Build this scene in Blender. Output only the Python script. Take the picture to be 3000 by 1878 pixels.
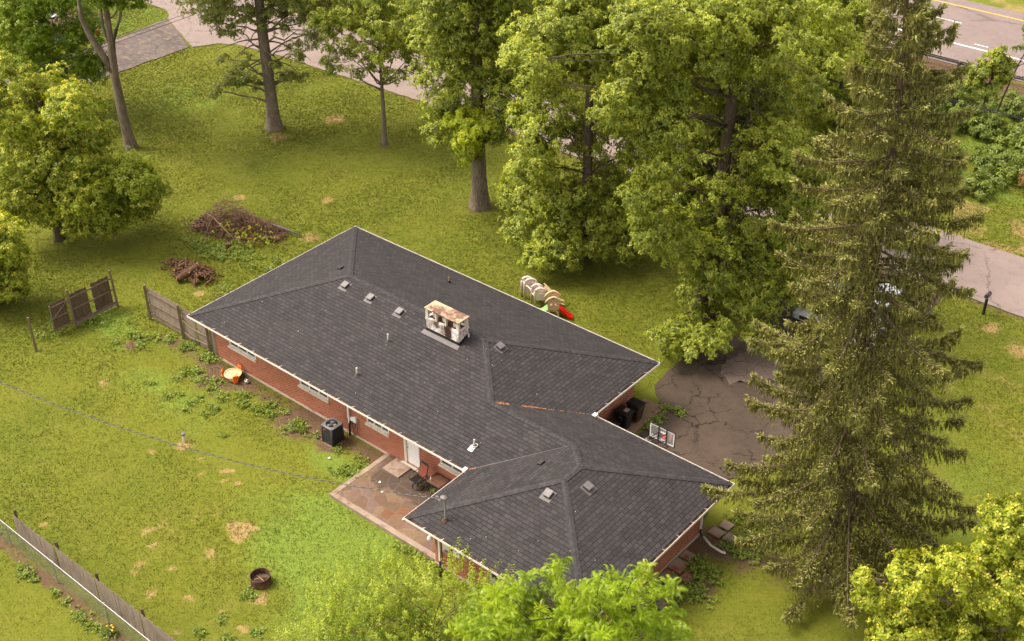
import bpy, bmesh, math, random
import numpy as np
from mathutils import Vector, Matrix, Euler

# ------------------------------------------------------------------ camera, world, sun, exposure
SC = bpy.context.scene
for o in list(bpy.data.objects):
    bpy.data.objects.remove(o, do_unlink=True)
COL = SC.collection
rad = math.radians
YAW, PITCH, ROLL = 2.2712682, 0.5912904, -0.0071548
cam = bpy.data.cameras.new('camera')
camo = bpy.data.objects.new('camera', cam); COL.objects.link(camo)
cam.sensor_width = 36.0; cam.lens = 3733.14 / 3000 * 36
cam.clip_start = 0.5; cam.clip_end = 2000
_f = Vector((math.cos(PITCH)*math.cos(YAW), math.cos(PITCH)*math.sin(YAW), -math.sin(PITCH)))
_r = Vector((math.sin(YAW), -math.cos(YAW), 0)); _u = _r.cross(_f)
_r2 = _r*math.cos(ROLL) + _u*math.sin(ROLL); _u2 = -_r*math.sin(ROLL) + _u*math.cos(ROLL)
_m = Matrix((( _r2.x, _u2.x, -_f.x), (_r2.y, _u2.y, -_f.y), (_r2.z, _u2.z, -_f.z))).to_4x4()
camo.matrix_world = Matrix.Translation((47.697, -30.772, 38.679)) @ _m
SC.camera = camo
SC.view_settings.view_transform = 'Standard'; SC.view_settings.look = 'None'
SC.view_settings.gamma = 1.0; SC.view_settings.exposure = 1.34

SUN_EL, SUN_AZ = rad(56), rad(205)          # azimuth as the world direction (from +x, ccw) the light comes FROM
w = bpy.data.worlds.new('World'); SC.world = w; w.use_nodes = True
nt = w.node_tree; nt.nodes.clear()
wo = nt.nodes.new('ShaderNodeOutputWorld'); bg = nt.nodes.new('ShaderNodeBackground')
sky = nt.nodes.new('ShaderNodeTexSky'); sky.sky_type = 'NISHITA'; sky.sun_disc = False
sky.sun_elevation = SUN_EL; sky.sun_rotation = rad(90) - SUN_AZ; sky.dust_density = 4.0; sky.air_density = 1.0
hs = nt.nodes.new('ShaderNodeHueSaturation'); hs.inputs['Saturation'].default_value = 0.22
wm = nt.nodes.new('ShaderNodeMix'); wm.data_type = 'RGBA'; wm.blend_type = 'MULTIPLY'
wm.inputs[0].default_value = 1.0; wm.inputs[7].default_value = (1.0, 0.93, 0.86, 1)
nt.links.new(sky.outputs[0], hs.inputs['Color']); nt.links.new(hs.outputs[0], wm.inputs[6])
nt.links.new(wm.outputs[2], bg.inputs[0]); bg.inputs[1].default_value = 0.15
nt.links.new(bg.outputs[0], wo.inputs[0])
sl = bpy.data.lights.new('sun', 'SUN'); sl.energy = 1.35; sl.angle = rad(20); sl.color = (1.0, 0.9, 0.74)
so = bpy.data.objects.new('sun', sl); COL.objects.link(so)
_sd = Vector((math.cos(SUN_AZ)*math.cos(SUN_EL), math.sin(SUN_AZ)*math.cos(SUN_EL), math.sin(SUN_EL)))
so.rotation_euler = _sd.to_track_quat('Z', 'Y').to_euler(); so.location = (0, 0, 60)

random.seed(7); RNG = np.random.default_rng(11)
RV = np.array([.7645, .6446, 0.]); FV = np.array([-.6446, .7645, 0.])   # to the right / away, level

# ------------------------------------------------------------------ helpers
ORG = {}
def tag(o, label=None, cat=None, group=None, kind=None):
    if label: o['label'] = label
    if cat: o['category'] = cat
    if group: o['group'] = group
    if kind: o['kind'] = kind
    return o
def thing(name, label, cat, loc=(0, 0, 0), group=None):
    o = bpy.data.objects.new(name, None); COL.objects.link(o); o.location = loc
    o.empty_display_size = .3
    ORG[o.name] = Vector(loc); return tag(o, label, cat, group)
class MB:
    """collects shapes (world coordinates) and links them as ONE mesh object"""
    def __init__(s): s.v = []; s.f = []; s.m = []; s.uv = {}
    def add(s, vs, fs, mi=0):
        b = len(s.v); s.v += [tuple(v) for v in vs]
        for f in fs: s.f.append(tuple(b+i for i in f)); s.m.append(mi)
        return s
    def box(s, c, d, rz=0, mi=0, rot=None):
        hx, hy, hz = d[0]/2, d[1]/2, d[2]/2
        R = rot if rot is not None else Matrix.Rotation(rz, 3, 'Z')
        vs = [Vector(c)+R @ Vector((x*hx, y*hy, z*hz)) for z in (-1, 1) for y in (-1, 1) for x in (-1, 1)]
        return s.add(vs, [(0,2,3,1),(4,5,7,6),(0,1,5,4),(2,6,7,3),(0,4,6,2),(1,3,7,5)], mi)
    def bx(s, x0, x1, y0, y1, z0, z1, mi=0):
        return s.box(((x0+x1)/2, (y0+y1)/2, (z0+z1)/2), (x1-x0, y1-y0, z1-z0), 0, mi)
    def tube(s, pts, rs, n=8, mi=0, cap=True):
        pts = [Vector(p) for p in pts]
        if not hasattr(rs, '__len__'): rs = [rs]*len(pts)
        b = len(s.v); up = Vector((0, 0, 1))
        for i, p in enumerate(pts):
            t = (pts[min(i+1, len(pts)-1)]-pts[max(i-1, 0)])
            t = t.normalized() if t.length > 1e-9 else up
            a = t.cross(up if abs(t.z) < .95 else Vector((1, 0, 0))).normalized(); c = t.cross(a)
            for k in range(n):
                an = 2*math.pi*k/n; s.v.append(tuple(p+(a*math.cos(an)+c*math.sin(an))*rs[i]))
        for i in range(len(pts)-1):
            for k in range(n):
                q = (k+1) % n
                s.f.append((b+i*n+k, b+i*n+q, b+(i+1)*n+q, b+(i+1)*n+k)); s.m.append(mi)
        if cap:
            s.f.append(tuple(b+k for k in range(n))[::-1]); s.m.append(mi)
            e = b+(len(pts)-1)*n; s.f.append(tuple(e+k for k in range(n))); s.m.append(mi)
        return s
    def cyl(s, c, r, h, n=20, mi=0, r2=None):
        r2 = r if r2 is None else r2
        return s.tube([c, (c[0], c[1], c[2]+h)], [r, r2], n, mi)
    def ring(s, c, r0, r1, z0, z1, n=32, mi=0):
        vs = []
        for k in range(n):
            a = 2*math.pi*k/n; cx, sx = math.cos(a), math.sin(a)
            for r, z in ((r0, z0), (r1, z0), (r1, z1), (r0, z1)): vs.append((c[0]+r*cx, c[1]+r*sx, z))
        fs = []
        for k in range(n):
            q = (k+1) % n
            for j in range(4): fs.append((k*4+j, q*4+j, q*4+(j+1) % 4, k*4+(j+1) % 4))
        return s.add(vs, fs, mi)
    def prism(s, poly, z0, z1, mi=0):
        n = len(poly); vs = [(x, y, z0) for x, y in poly]+[(x, y, z1) for x, y in poly]
        return s.add(vs, [tuple(range(n))[::-1], tuple(range(n, 2*n))]+[(i, (i+1) % n, n+(i+1) % n, n+i) for i in range(n)], mi)
    def sheet(s, poly, z, mi=0):
        return s.add([(x, y, z) for x, y in poly], [tuple(range(len(poly)))], mi)
    def sphere(s, c, r, n=14, mi=0, sc=(1, 1, 1)):
        vs = []; fs = []; m = n//2+1
        for i in range(m+1):
            t = math.pi*i/m
            for k in range(n):
                a = 2*math.pi*k/n; vs.append((c[0]+r*sc[0]*math.sin(t)*math.cos(a), c[1]+r*sc[1]*math.sin(t)*math.sin(a), c[2]+r*sc[2]*math.cos(t)))
        for i in range(m):
            for k in range(n): fs.append((i*n+k, i*n+(k+1) % n, (i+1)*n+(k+1) % n, (i+1)*n+k))
        return s.add(vs, fs, mi)
    def build(s, name, mats, parent=None, smooth=False, bevel=0, weld=False):
        org = ORG.get(parent.name, Vector()) if parent else Vector()
        me = bpy.data.meshes.new(name)
        me.from_pydata([(v[0]-org.x, v[1]-org.y, v[2]-org.z) for v in s.v], [], s.f)
        if not isinstance(mats, (list, tuple)): mats = [mats]
        for m in mats: me.materials.append(m)
        me.polygons.foreach_set('material_index', s.m)
        if smooth: me.polygons.foreach_set('use_smooth', [True]*len(s.f))
        bm = bmesh.new(); bm.from_mesh(me)
        if weld: bmesh.ops.remove_doubles(bm, verts=bm.verts, dist=1e-4)
        bmesh.ops.recalc_face_normals(bm, faces=bm.faces); bm.to_mesh(me); bm.free()
        o = bpy.data.objects.new(name, me); COL.objects.link(o)
        if parent: o.parent = parent; ORG[o.name] = org
        if bevel:
            b = o.modifiers.new('bevel', 'BEVEL'); b.width = bevel; b.segments = 2; b.limit_method = 'ANGLE'
        return o
def dup(root, loc, label=None, group=None, rz=0, sc=1.0):
    r = root.copy(); COL.objects.link(r); r.location = loc; r.rotation_euler = (0, 0, rz); r.scale = (sc,)*3
    if label: r['label'] = label
    if group: r['group'] = group
    for ch in list(root.children):
        c = ch.copy(); COL.objects.link(c); c.parent = r
        for g in list(ch.children):
            d = g.copy(); COL.objects.link(d); d.parent = c
    return r

# ------------------------------------------------------------------ materials
def newmat(name):
    m = bpy.data.materials.new(name); m.use_nodes = True
    n = m.node_tree; n.nodes.clear()
    out = n.nodes.new('ShaderNodeOutputMaterial'); p = n.nodes.new('ShaderNodeBsdfPrincipled')
    n.links.new(p.outputs[0], out.inputs[0]); return m, n, p, out
class G:
    """tiny node-graph helper"""
    def __init__(s, n): s.n = n; s.l = n.links
    def node(s, t, **k):
        x = s.n.nodes.new(t)
        for a, b in k.items(): setattr(x, a, b)
        return x
    def put(s, sock, v):
        if hasattr(v, 'is_linked') or isinstance(v, bpy.types.NodeSocket): s.l.new(v, sock)
        elif isinstance(v, (tuple, list)) and len(v) == 3 and sock.type == 'RGBA': sock.default_value = (*v, 1)
        else: sock.default_value = v
    def coord(s, which='Object'): return s.node('ShaderNodeTexCoord').outputs[which]
    def noise(s, v, scale, detail=3, rough=.55, dist=0, out=0):
        x = s.node('ShaderNodeTexNoise'); s.put(x.inputs['Vector'], v); x.inputs['Scale'].default_value = scale
        x.inputs['Detail'].default_value = detail; x.inputs['Roughness'].default_value = rough; x.inputs['Distortion'].default_value = dist
        return x.outputs[out]
    def mapr(s, v, a, b, c=0., d=1., clamp=True):
        x = s.node('ShaderNodeMapRange'); x.clamp = clamp
        for i, q in enumerate((v, a, b, c, d)): s.put(x.inputs[i], q)
        return x.outputs[0]
    def mix(s, f, a, b, mode='MIX'):
        x = s.node('ShaderNodeMix', data_type='RGBA', blend_type=mode)
        s.put(x.inputs[0], f); s.put(x.inputs[6], a); s.put(x.inputs[7], b); return x.outputs[2]
    def math(s, op, a, b=0., c=0.):
        x = s.node('ShaderNodeMath', operation=op); s.put(x.inputs[0], a); s.put(x.inputs[1], b); s.put(x.inputs[2], c); return x.outputs[0]
    def scalev(s, v, sc):
        x = s.node('ShaderNodeVectorMath', operation='MULTIPLY'); s.put(x.inputs[0], v); x.inputs[1].default_value = sc; return x.outputs[0]
    def bump(s, h, st, dist=.02):
        x = s.node('ShaderNodeBump'); x.inputs['Strength'].default_value = st; x.inputs['Distance'].default_value = dist
        s.put(x.inputs['Height'], h); return x.outputs[0]
def simple(name, col, rough=.6, metal=0, var=.18, vs=3.0, col2=None, amt=.0, ts=1.0, spec=.4, bump=0, bs=30):
    """surface colour with soft variation and optional stains of a second colour"""
    m, n, p, _ = newmat(name); g = G(n); co = g.coord()
    a = g.noise(co, vs, 4); c = g.mix(g.mapr(a, .3, .7), tuple(x*(1-var) for x in col), tuple(min(1, x*(1+var)) for x in col))
    if col2: c = g.mix(g.mapr(g.noise(co, ts, 5, .65), .62-amt*.3, .72-amt*.3), c, col2)
    g.put(p.inputs['Base Color'], c); p.inputs['Roughness'].default_value = rough; p.inputs['Metallic'].default_value = metal
    p.inputs['Specular IOR Level'].default_value = spec
    if bump: g.put(p.inputs['Normal'], g.bump(g.noise(co, bs, 3), bump))
    return m
MT = {}
def lawn_colour(g, att):
    """colour of the turf at a world position: attribute r = bare soil, g = dry straw, b = lush clover"""
    co = g.coord(); sep = g.node('ShaderNodeSeparateColor'); g.l.new(att, sep.inputs[0])
    n1 = g.noise(co, .13, 4, .6); n2 = g.noise(co, .75, 4, .65); n3 = g.noise(co, 6.5, 5, .75); n4 = g.noise(co, 26, 3, .7)
    c = g.mix(g.mapr(n1, .35, .65), (.104, .126, .010), (.146, .156, .014))
    c = g.mix(g.mapr(n2, .45, .75, 0, .8), c, (.160, .158, .022))
    c = g.mix(g.mapr(n3, .50, .85, 0, .28), c, (.090, .120, .010))
    c = g.mix(g.math('MULTIPLY', g.mapr(n4, .50, .75), .55), c, (.205, .205, .045))
    e = g.math('ADD', n3, g.math('MULTIPLY', n4, .5))            # ragged edge
    lush = g.mapr(g.math('ADD', sep.outputs[2], g.math('MULTIPLY', e, .6)), .70, 1.05)
    c = g.mix(lush, c, g.mix(g.mapr(n3, .35, .65), (.125, .185, .022), (.175, .225, .034)))
    dry = g.mapr(g.math('ADD', sep.outputs[1], g.math('MULTIPLY', e, .9)), 1.0, 1.22)
    c = g.mix(g.math('MULTIPLY', dry, .82), c, g.mix(n4, (.27, .175, .065), (.42, .285, .13)))
    dirt = g.mapr(g.math('ADD', sep.outputs[0], g.math('MULTIPLY', e, 1.0)), .98, 1.2)
    c = g.mix(dirt, c, g.mix(g.mapr(n4, .35, .65), (.075, .045, .028), (.165, .105, .062)))
    return c, n3, n4
def mat_lawn():
    m, n, p, _ = newmat('turf'); g = G(n)
    at = g.node('ShaderNodeAttribute', attribute_name='zone')
    c, n3, n4 = lawn_colour(g, at.outputs['Color'])
    g.put(p.inputs['Base Color'], c); p.inputs['Roughness'].default_value = .9; p.inputs['Specular IOR Level'].default_value = .15
    h = g.math('ADD', g.math('MULTIPLY', n3, .5), g.noise(g.coord(), 40, 2)); g.put(p.inputs['Normal'], g.bump(h, .5, .035)); return m
def mat_blades():
    m, n, p, out = newmat('grass_blades'); g = G(n)
    at = g.node('ShaderNodeAttribute', attribute_name='zone'); ti = g.node('ShaderNodeAttribute', attribute_name='tint')
    c, n3, n4 = lawn_colour(g, at.outputs['Color'])
    v = g.node('ShaderNodeSeparateColor'); g.l.new(ti.outputs['Color'], v.inputs[0])
    c = g.mix(g.mapr(v.outputs[0], 0, 1, 0, .45), c, (.15, .165, .020)); c = g.mix(g.math('MULTIPLY', v.outputs[1], .35), c, (.22, .21, .06))
    g.put(p.inputs['Base Color'], c); p.inputs['Roughness'].default_value = .7; p.inputs['Specular IOR Level'].default_value = .2
    return m
def mat_leaf(name, dark, mid, tip, trans=.35, rough=.45):
    m, n, p, out = newmat(name); g = G(n)
    ti = g.node('ShaderNodeAttribute', attribute_name='tint'); v = g.node('ShaderNodeSeparateColor'); g.l.new(ti.outputs['Color'], v.inputs[0])
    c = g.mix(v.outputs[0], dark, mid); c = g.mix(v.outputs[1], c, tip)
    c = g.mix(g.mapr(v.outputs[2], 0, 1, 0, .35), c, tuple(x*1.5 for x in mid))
    g.put(p.inputs['Base Color'], c); p.inputs['Roughness'].default_value = rough; p.inputs['Specular IOR Level'].default_value = .35
    t = g.node('ShaderNodeBsdfTranslucent'); g.put(t.inputs[0], g.mix(1, c, (1.0, .95, .35), 'MULTIPLY'))
    mx = g.node('ShaderNodeMixShader'); mx.inputs[0].default_value = trans
    g.l.new(p.outputs[0], mx.inputs[1]); g.l.new(t.outputs[0], mx.inputs[2]); g.l.new(mx.outputs[0], out.inputs[0]); return m
def mat_bark(name, a, b, moss=None):
    m, n, p, _ = newmat(name); g = G(n); co = g.scalev(g.coord(), (9, 9, 1.6))
    x = g.noise(co, 1.3, 5, .7); c = g.mix(g.mapr(x, .35, .65), a, b)
    if moss: c = g.mix(g.mapr(g.noise(g.coord(), 1.4, 4, .7), .5, .7, 0, .7), c, moss)
    g.put(p.inputs['Base Color'], c); p.inputs['Roughness'].default_value = .95; p.inputs['Specular IOR Level'].default_value = .1
    g.put(p.inputs['Normal'], g.bump(x, .9, .05)); return m
def mat_brick(white=False):
    m, n, p, _ = newmat('painted_brick' if white else 'red_brick'); g = G(n); co = g.coord()
    s = g.node('ShaderNodeSeparateXYZ'); g.l.new(co, s.inputs[0])
    cb = g.node('ShaderNodeCombineXYZ'); g.l.new(g.math('ADD', s.outputs[0], s.outputs[1]), cb.inputs[0]); g.l.new(s.outputs[2], cb.inputs[1])
    b = g.node('ShaderNodeTexBrick'); g.l.new(cb.outputs[0], b.inputs['Vector'])
    b.inputs['Scale'].default_value = 1; b.inputs['Brick Width'].default_value = .212; b.inputs['Row Height'].default_value = .075
    b.inputs['Mortar Size'].default_value = .0085; b.inputs['Mortar Smooth'].default_value = .2; b.inputs['Bias'].default_value = 0
    if white:
        for k, v in (('Color1', (.88, .83, .81)), ('Color2', (.80, .75, .72)), ('Mortar', (.45, .38, .35))): g.put(b.inputs[k], v)
        c = b.outputs[0]; z = s.outputs[2]
        nz = g.noise(g.scalev(co, (3.2, 3.2, .9)), 1.0, 5, .7)
        nf = g.noise(co, 9, 4, .7)
        st = g.math('ADD', nz, g.math('MULTIPLY', nf, .35))
        # two dark soot and rust runs under the openings, each with its own ragged shape
        def run(x0, wd, zt, zb):
            d = g.math('ABSOLUTE', g.math('SUBTRACT', s.outputs[0], x0)); a = g.mapr(d, 0, wd, 1, 0)
            f = g.math('MULTIPLY', a, g.math('MULTIPLY', g.mapr(z, zb, zb+.25), g.mapr(z, zt+.2, zt, 0, 1)))
            return g.mapr(g.math('ADD', f, g.math('MULTIPLY', nf, .9)), .82, 1.02)
        r = g.math('MAXIMUM', run(2.98, .42, 5.3, 4.32), g.math('MULTIPLY', run(2.27, .34, 5.3, 4.6), .85))
        c = g.mix(g.mapr(st, .62, .80, 0, .85), c, (.20, .12, .085))
        c = g.mix(r, c, (.055, .030, .022))
    else:
        for k, v in (('Color1', (.390, .088, .034)), ('Color2', (.230, .046, .020)), ('Mortar', (.56, .39, .28))): g.put(b.inputs[k], v)
        c = g.mix(g.mapr(g.noise(co, .9, 4), .4, .75, 0, .35), b.outputs[0], (.20, .05, .03))
    g.put(p.inputs['Base Color'], c); p.inputs['Roughness'].default_value = .9; p.inputs['Specular IOR Level'].default_value = .2
    g.put(p.inputs['Normal'], g.bump(b.outputs['Fac'], -.6, .006)); return m
def mat_shingle():
    m, n, p, _ = newmat('asphalt_shingles'); g = G(n)
    uv = g.node('ShaderNodeUVMap', uv_map='UVMap').outputs[0]; co = g.coord()
    s = g.node('ShaderNodeSeparateXYZ'); g.l.new(uv, s.inputs[0])
    wob = g.math('MULTIPLY', g.math('SUBTRACT', g.noise(uv, .35, 2), .5), .05)
    cb = g.node('ShaderNodeCombineXYZ'); g.l.new(s.outputs[0], cb.inputs[0]); g.l.new(g.math('ADD', s.outputs[1], wob), cb.inputs[1])
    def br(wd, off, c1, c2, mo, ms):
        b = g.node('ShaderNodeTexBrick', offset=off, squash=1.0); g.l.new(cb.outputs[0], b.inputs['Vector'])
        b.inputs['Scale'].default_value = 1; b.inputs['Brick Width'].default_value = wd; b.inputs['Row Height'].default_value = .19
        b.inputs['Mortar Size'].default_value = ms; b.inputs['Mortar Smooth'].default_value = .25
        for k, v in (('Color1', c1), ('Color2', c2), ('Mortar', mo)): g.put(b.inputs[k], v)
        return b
    b1 = br(.31, .37, (.0290, .0255, .0268), (.0480, .0422, .0442), (.0110, .0098, .0102), .014)  # dark lines: gaps between tabs, plus each course's shadow line put into the colour
    b2 = br(.47, .61, (.82, .82, .82), (1.12, 1.10, 1.10), (1, 1, 1), 0)
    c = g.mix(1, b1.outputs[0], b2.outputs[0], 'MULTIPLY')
    c = g.mix(g.mapr(g.noise(co, .45, 4), .4, .7, 0, .25), c, (.048, .040, .041))
    c = g.mix(g.mapr(g.noise(co, 55, 2), .55, .8, 0, .3), c, (.085, .075, .076))
    g.put(p.inputs['Base Color'], c); p.inputs['Roughness'].default_value = .85; p.inputs['Specular IOR Level'].default_value = .3
    row = g.math('FRACT', g.math('DIVIDE', g.math('ADD', s.outputs[1], wob), .19))
    h = g.math('ADD', g.math('MULTIPLY', g.math('SUBTRACT', 1, row), 1.0), g.math('MULTIPLY', b1.outputs['Fac'], -.6))
    g.put(p.inputs['Normal'], g.bump(g.math('ADD', h, g.math('MULTIPLY', g.noise(co, 70, 2), .25)), .9, .012)); return m
def mat_flag():
    m, n, p, _ = newmat('flagstone'); g = G(n); co = g.coord()
    wv = g.node('ShaderNodeVectorMath', operation='ADD'); g.l.new(co, wv.inputs[0])
    g.l.new(g.scalev(g.noise(co, 1.2, 2, out=1), (.25, .25, 0)), wv.inputs[1])
    v1 = g.node('ShaderNodeTexVoronoi', feature='F1', distance='CHEBYCHEV'); v2 = g.node('ShaderNodeTexVoronoi', feature='DISTANCE_TO_EDGE')
    for v in (v1, v2): g.l.new(wv.outputs[0], v.inputs['Vector']); v.inputs['Scale'].default_value = 1.55; v.inputs['Randomness'].default_value = .9
    v1.distance = 'EUCLIDEAN'
    sp = g.node('ShaderNodeSeparateColor'); g.l.new(v1.outputs['Color'], sp.inputs[0])
    c = g.mix(sp.outputs[0], (.125, .072, .040), (.200, .127, .072)); c = g.mix(g.mapr(sp.outputs[1], .72, .8), c, (.17, .07, .03)); c = g.mix(g.mapr(sp.outputs[2], .7, .78), c, (.16, .10, .078))
    c = g.mix(g.mapr(g.noise(co, 3, 5, .7), .4, .7, 0, .5), c, (.085, .048, .03))
    s = g.node('ShaderNodeSeparateXYZ'); g.l.new(co, s.inputs[0])
    # damp stone by the house wall
    wet = g.mapr(g.math('ADD', g.math('MULTIPLY', s.outputs[1], .55), g.noise(co, 1.3, 5, .65)), -.10, .02)
    wet = g.math('MULTIPLY', wet, g.mapr(g.math('ADD', s.outputs[0], g.noise(co, 2.0, 3)), 14.0, 14.5))
    c = g.mix(g.math('MULTIPLY', wet, .72), c, (.030, .018, .009))
    c = g.mix(g.mapr(v2.outputs['Distance'], .0, .022, .6, 0), c, (.19, .13, .095))
    g.put(p.inputs['Base Color'], c); g.put(p.inputs['Roughness'], g.mapr(wet, 0, 1, .85, .6))
    g.put(p.inputs['Normal'], g.bump(g.mapr(v2.outputs['Distance'], 0, .05), .5, .01)); return m
def mat_asphalt(name, a, b, crack=(.05, .04, .035), cs=.45, sp=None, cw=.010):
    m, n, p, _ = newmat(name); g = G(n); co = g.coord()
    c = g.mix(g.mapr(g.noise(co, .35, 4), .35, .65), a, b); c = g.mix(g.mapr(g.noise(co, 28, 3, .7), .4, .7, 0, .45), c, tuple(x*1.35 for x in b))
    c = g.mix(g.mapr(g.noise(co, 45, 2, .7), .5, .75, 0, .6), c, tuple(x*.40 for x in a)); c = g.mix(g.mapr(g.noise(co, 1.6, 5, .75), .50, .68, 0, .4), c, tuple(x*.62 for x in a))
    if sp: c = g.mix(g.mapr(g.noise(g.scalev(co, (1, 2.2, 1)), 1.1, 5, .7), .5, .62, 0, .8), c, sp)
    wv = g.node('ShaderNodeVectorMath', operation='ADD'); g.l.new(co, wv.inputs[0]); g.l.new(g.scalev(g.noise(co, 1.5, 4, .7, out=1), (1.1, 1.1, 0)), wv.inputs[1])
    v = g.node('ShaderNodeTexVoronoi', feature='DISTANCE_TO_EDGE'); g.l.new(wv.outputs[0], v.inputs['Vector']); v.inputs['Scale'].default_value = cs
    ck = g.math('MULTIPLY', g.mapr(v.outputs['Distance'], cw*.2, cw, 1, 0), g.mapr(g.noise(co, .5, 2), .38, .50))
    c = g.mix(ck, c, crack); g.put(p.inputs['Base Color'], c); p.inputs['Roughness'].default_value = .9; p.inputs['Specular IOR Level'].default_value = .25
    g.put(p.inputs['Normal'], g.bump(g.noise(co, 60, 2), .35, .01)); return m
def mat_wood(name, a, b, axis='Z'):
    m, n, p, _ = newmat(name); g = G(n); co = g.coord()
    x = g.noise(g.scalev(co, (16, 16, 1.5)), 1, 4, .6); c = g.mix(g.mapr(x, .3, .7), a, b)
    c = g.mix(g.mapr(g.noise(co, 1.3, 4, .7), .5, .7, 0, .6), c, tuple(q*.6 for q in a)); g.put(p.inputs['Base Color'], c)
    p.inputs['Roughness'].default_value = .9; p.inputs['Specular IOR Level'].default_value = .15; g.put(p.inputs['Normal'], g.bump(x, .4, .01)); return m
def mat_paint(name, col, rough=.28, coat=.6):
    m, n, p, _ = newmat(name); g = G(n); c = g.mix(g.mapr(g.noise(g.coord(), 2, 3), .3, .7), tuple(x*.93 for x in col), col)
    g.put(p.inputs['Base Color'], c); p.inputs['Roughness'].default_value = rough; p.inputs['Coat Weight'].default_value = coat; return m
MT['turf'] = mat_lawn(); MT['blades'] = mat_blades()
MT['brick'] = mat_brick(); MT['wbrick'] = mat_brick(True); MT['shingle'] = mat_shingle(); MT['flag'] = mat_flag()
MT['road'] = mat_asphalt('road_asphalt', (.222, .170, .152), (.262, .202, .182), (.13, .10, .09), .16)
MT['highway'] = mat_asphalt('highway_asphalt', (.190, .145, .133), (.225, .173, .160), (.13, .10, .09), .05)
MT['drive'] = mat_asphalt('old_driveway', (.060, .043, .031), (.090, .064, .047), (.014, .010, .008), .55, cw=.018)
MT['patch'] = mat_asphalt('driveway_patch', (.135, .098, .080), (.165, .120, .100), (.05, .04, .03), .5)
MT['sidedrive'] = mat_asphalt('side_driveway', (.085, .067, .063), (.140, .112, .104), (.04, .032, .03), .35, sp=(.21, .15, .10), cw=.016)
MT['concrete'] = simple('weathered_concrete', (.29, .215, .165), .9, var=.15, vs=2, col2=(.20, .13, .09), amt=.3, ts=2.5, bump=.3)
MT['found'] = simple('foundation_concrete', (.50, .41, .32), .9, var=.12, col2=(.28, .20, .14), amt=.2, ts=1.5, bump=.3)
MT['pad'] = simple('concrete_pad', (.21, .135, .085), .9, var=.15, col2=(.11, .07, .045), amt=.3, ts=3, bump=.3)
MT['trim'] = simple('white_trim', (.74, .69, .65), .5, var=.10, vs=1.5, col2=(.45, .38, .32), amt=.05, ts=3)
MT['cream'] = simple('cream_paint', (.62, .54, .44), .6, var=.08, col2=(.38, .30, .22), amt=.1, ts=4)
MT['debris'] = simple('gutter_debris', (.038, .022, .015), .95, var=.5, vs=14, col2=(.22, .11, .04), amt=.4, ts=9)
MT['orange_debris'] = simple('fallen_needles', (.24, .085, .03), .95, var=.5, vs=20, col2=(.36, .19, .09), amt=.5, ts=12)
MT['soffit'] = simple('soffit_boards', (.45, .40, .36), .8)
MT['glass'] = simple('dark_glass', (.03, .035, .04), .08, spec=.8, var=.2)
MT['metal'] = simple('galvanised', (.34, .33, .33), .55, .5, var=.15, col2=(.25, .2, .17), amt=.1)
MT['vent'] = simple('grey_vent_metal', (.155, .14, .14), .5, .2, var=.12, vs=5)
MT['flash'] = simple('grey_flashing', (.12, .105, .105), .55, .2, var=.12)
MT['black'] = simple('black_plastic', (.014, .014, .016), .45, var=.2)
MT['blackmetal'] = simple('black_metal', (.018, .015, .013), .4, .3, var=.2)
MT['rust'] = simple('rusty_steel', (.085, .043, .027), .85, .2, var=.4, vs=6, col2=(.20, .085, .04), amt=.3, ts=4)
MT['rustcap'] = simple('rusty_cap', (.160, .088, .062), .85, .0, var=.5, vs=4, col2=(.52, .37, .24), amt=.55, ts=1.1)
MT['acmetal'] = simple('ac_grey_metal', (.046, .048, .050), .5, .3, var=.12)
MT['actop'] = simple('ac_top_metal', (.15, .15, .155), .45, .3, var=.12)
MT['fan'] = simple('ac_fan_grey', (.30, .27, .25), .5, .3, var=.3, vs=2.0)
MT['red'] = simple('red_plastic', (.62, .012, .008), .35, var=.08)
MT['redmark'] = simple('red_badge', (.45, .06, .04), .5)
MT['orange'] = simple('orange_plastic', (.78, .16, .012), .4, var=.06)
MT['beige'] = simple('beige_plastic', (.64, .44, .28), .5, var=.1)
MT['pinkbeige'] = simple('faded_beige_plastic', (.76, .63, .55), .5, var=.1)
MT['creamplastic'] = simple('cream_plastic', (.68, .53, .29), .5, var=.08)
MT['green'] = simple('green_plastic', (.22, .55, .12), .45, var=.08)
MT['white'] = simple('white_plastic', (.78, .76, .74), .4, var=.05)
MT['grime'] = simple('grimy_white_pipe', (.62, .55, .48), .6, var=.15, vs=8, col2=(.35, .27, .2), amt=.2, ts=8)
MT['woodlight'] = mat_wood('weathered_grey_boards', (.20, .155, .118), (.33, .268, .215))
MT['wooddark'] = mat_wood('dark_weathered_boards', (.085, .056, .036), (.155, .108, .070))
MT['woodrail'] = mat_wood('fence_rails', (.14, .096, .064), (.235, .168, .115))
MT['bark'] = mat_bark('grey_bark', (.105, .078, .056), (.25, .195, .145), (.22, .20, .15))
MT['barkdark'] = mat_bark('dark_bark', (.060, .044, .032), (.15, .112, .080))
MT['barkspruce'] = mat_bark('spruce_bark', (.095, .060, .042), (.21, .145, .11))
MT['log'] = mat_bark('log_bark', (.055, .030, .018), (.20, .115, .068))
MT['logend'] = simple('cut_wood', (.36, .20, .105), .9, var=.3, vs=8)
MT['twig'] = simple('dry_twigs', (.15, .080, .050), .95, var=.5, vs=2)
MT['chairfab'] = simple('rust_red_sling', (.19, .050, .028), .8, var=.15)
MT['tabletop'] = simple('brown_tile_top', (.13, .065, .043), .35, var=.3, vs=4)
MT['ash'] = simple('charcoal_ash', (.10, .085, .07), .95, var=.6, vs=25)
MT['binblack'] = simple('black_bin_plastic', (.010, .012, .012), .4, var=.2)
MT['binbrown'] = simple('brown_bin_plastic', (.050, .024, .014), .5, var=.2)
MT['sticker'] = simple('pale_sticker', (.45, .38, .36), .6)
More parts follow.
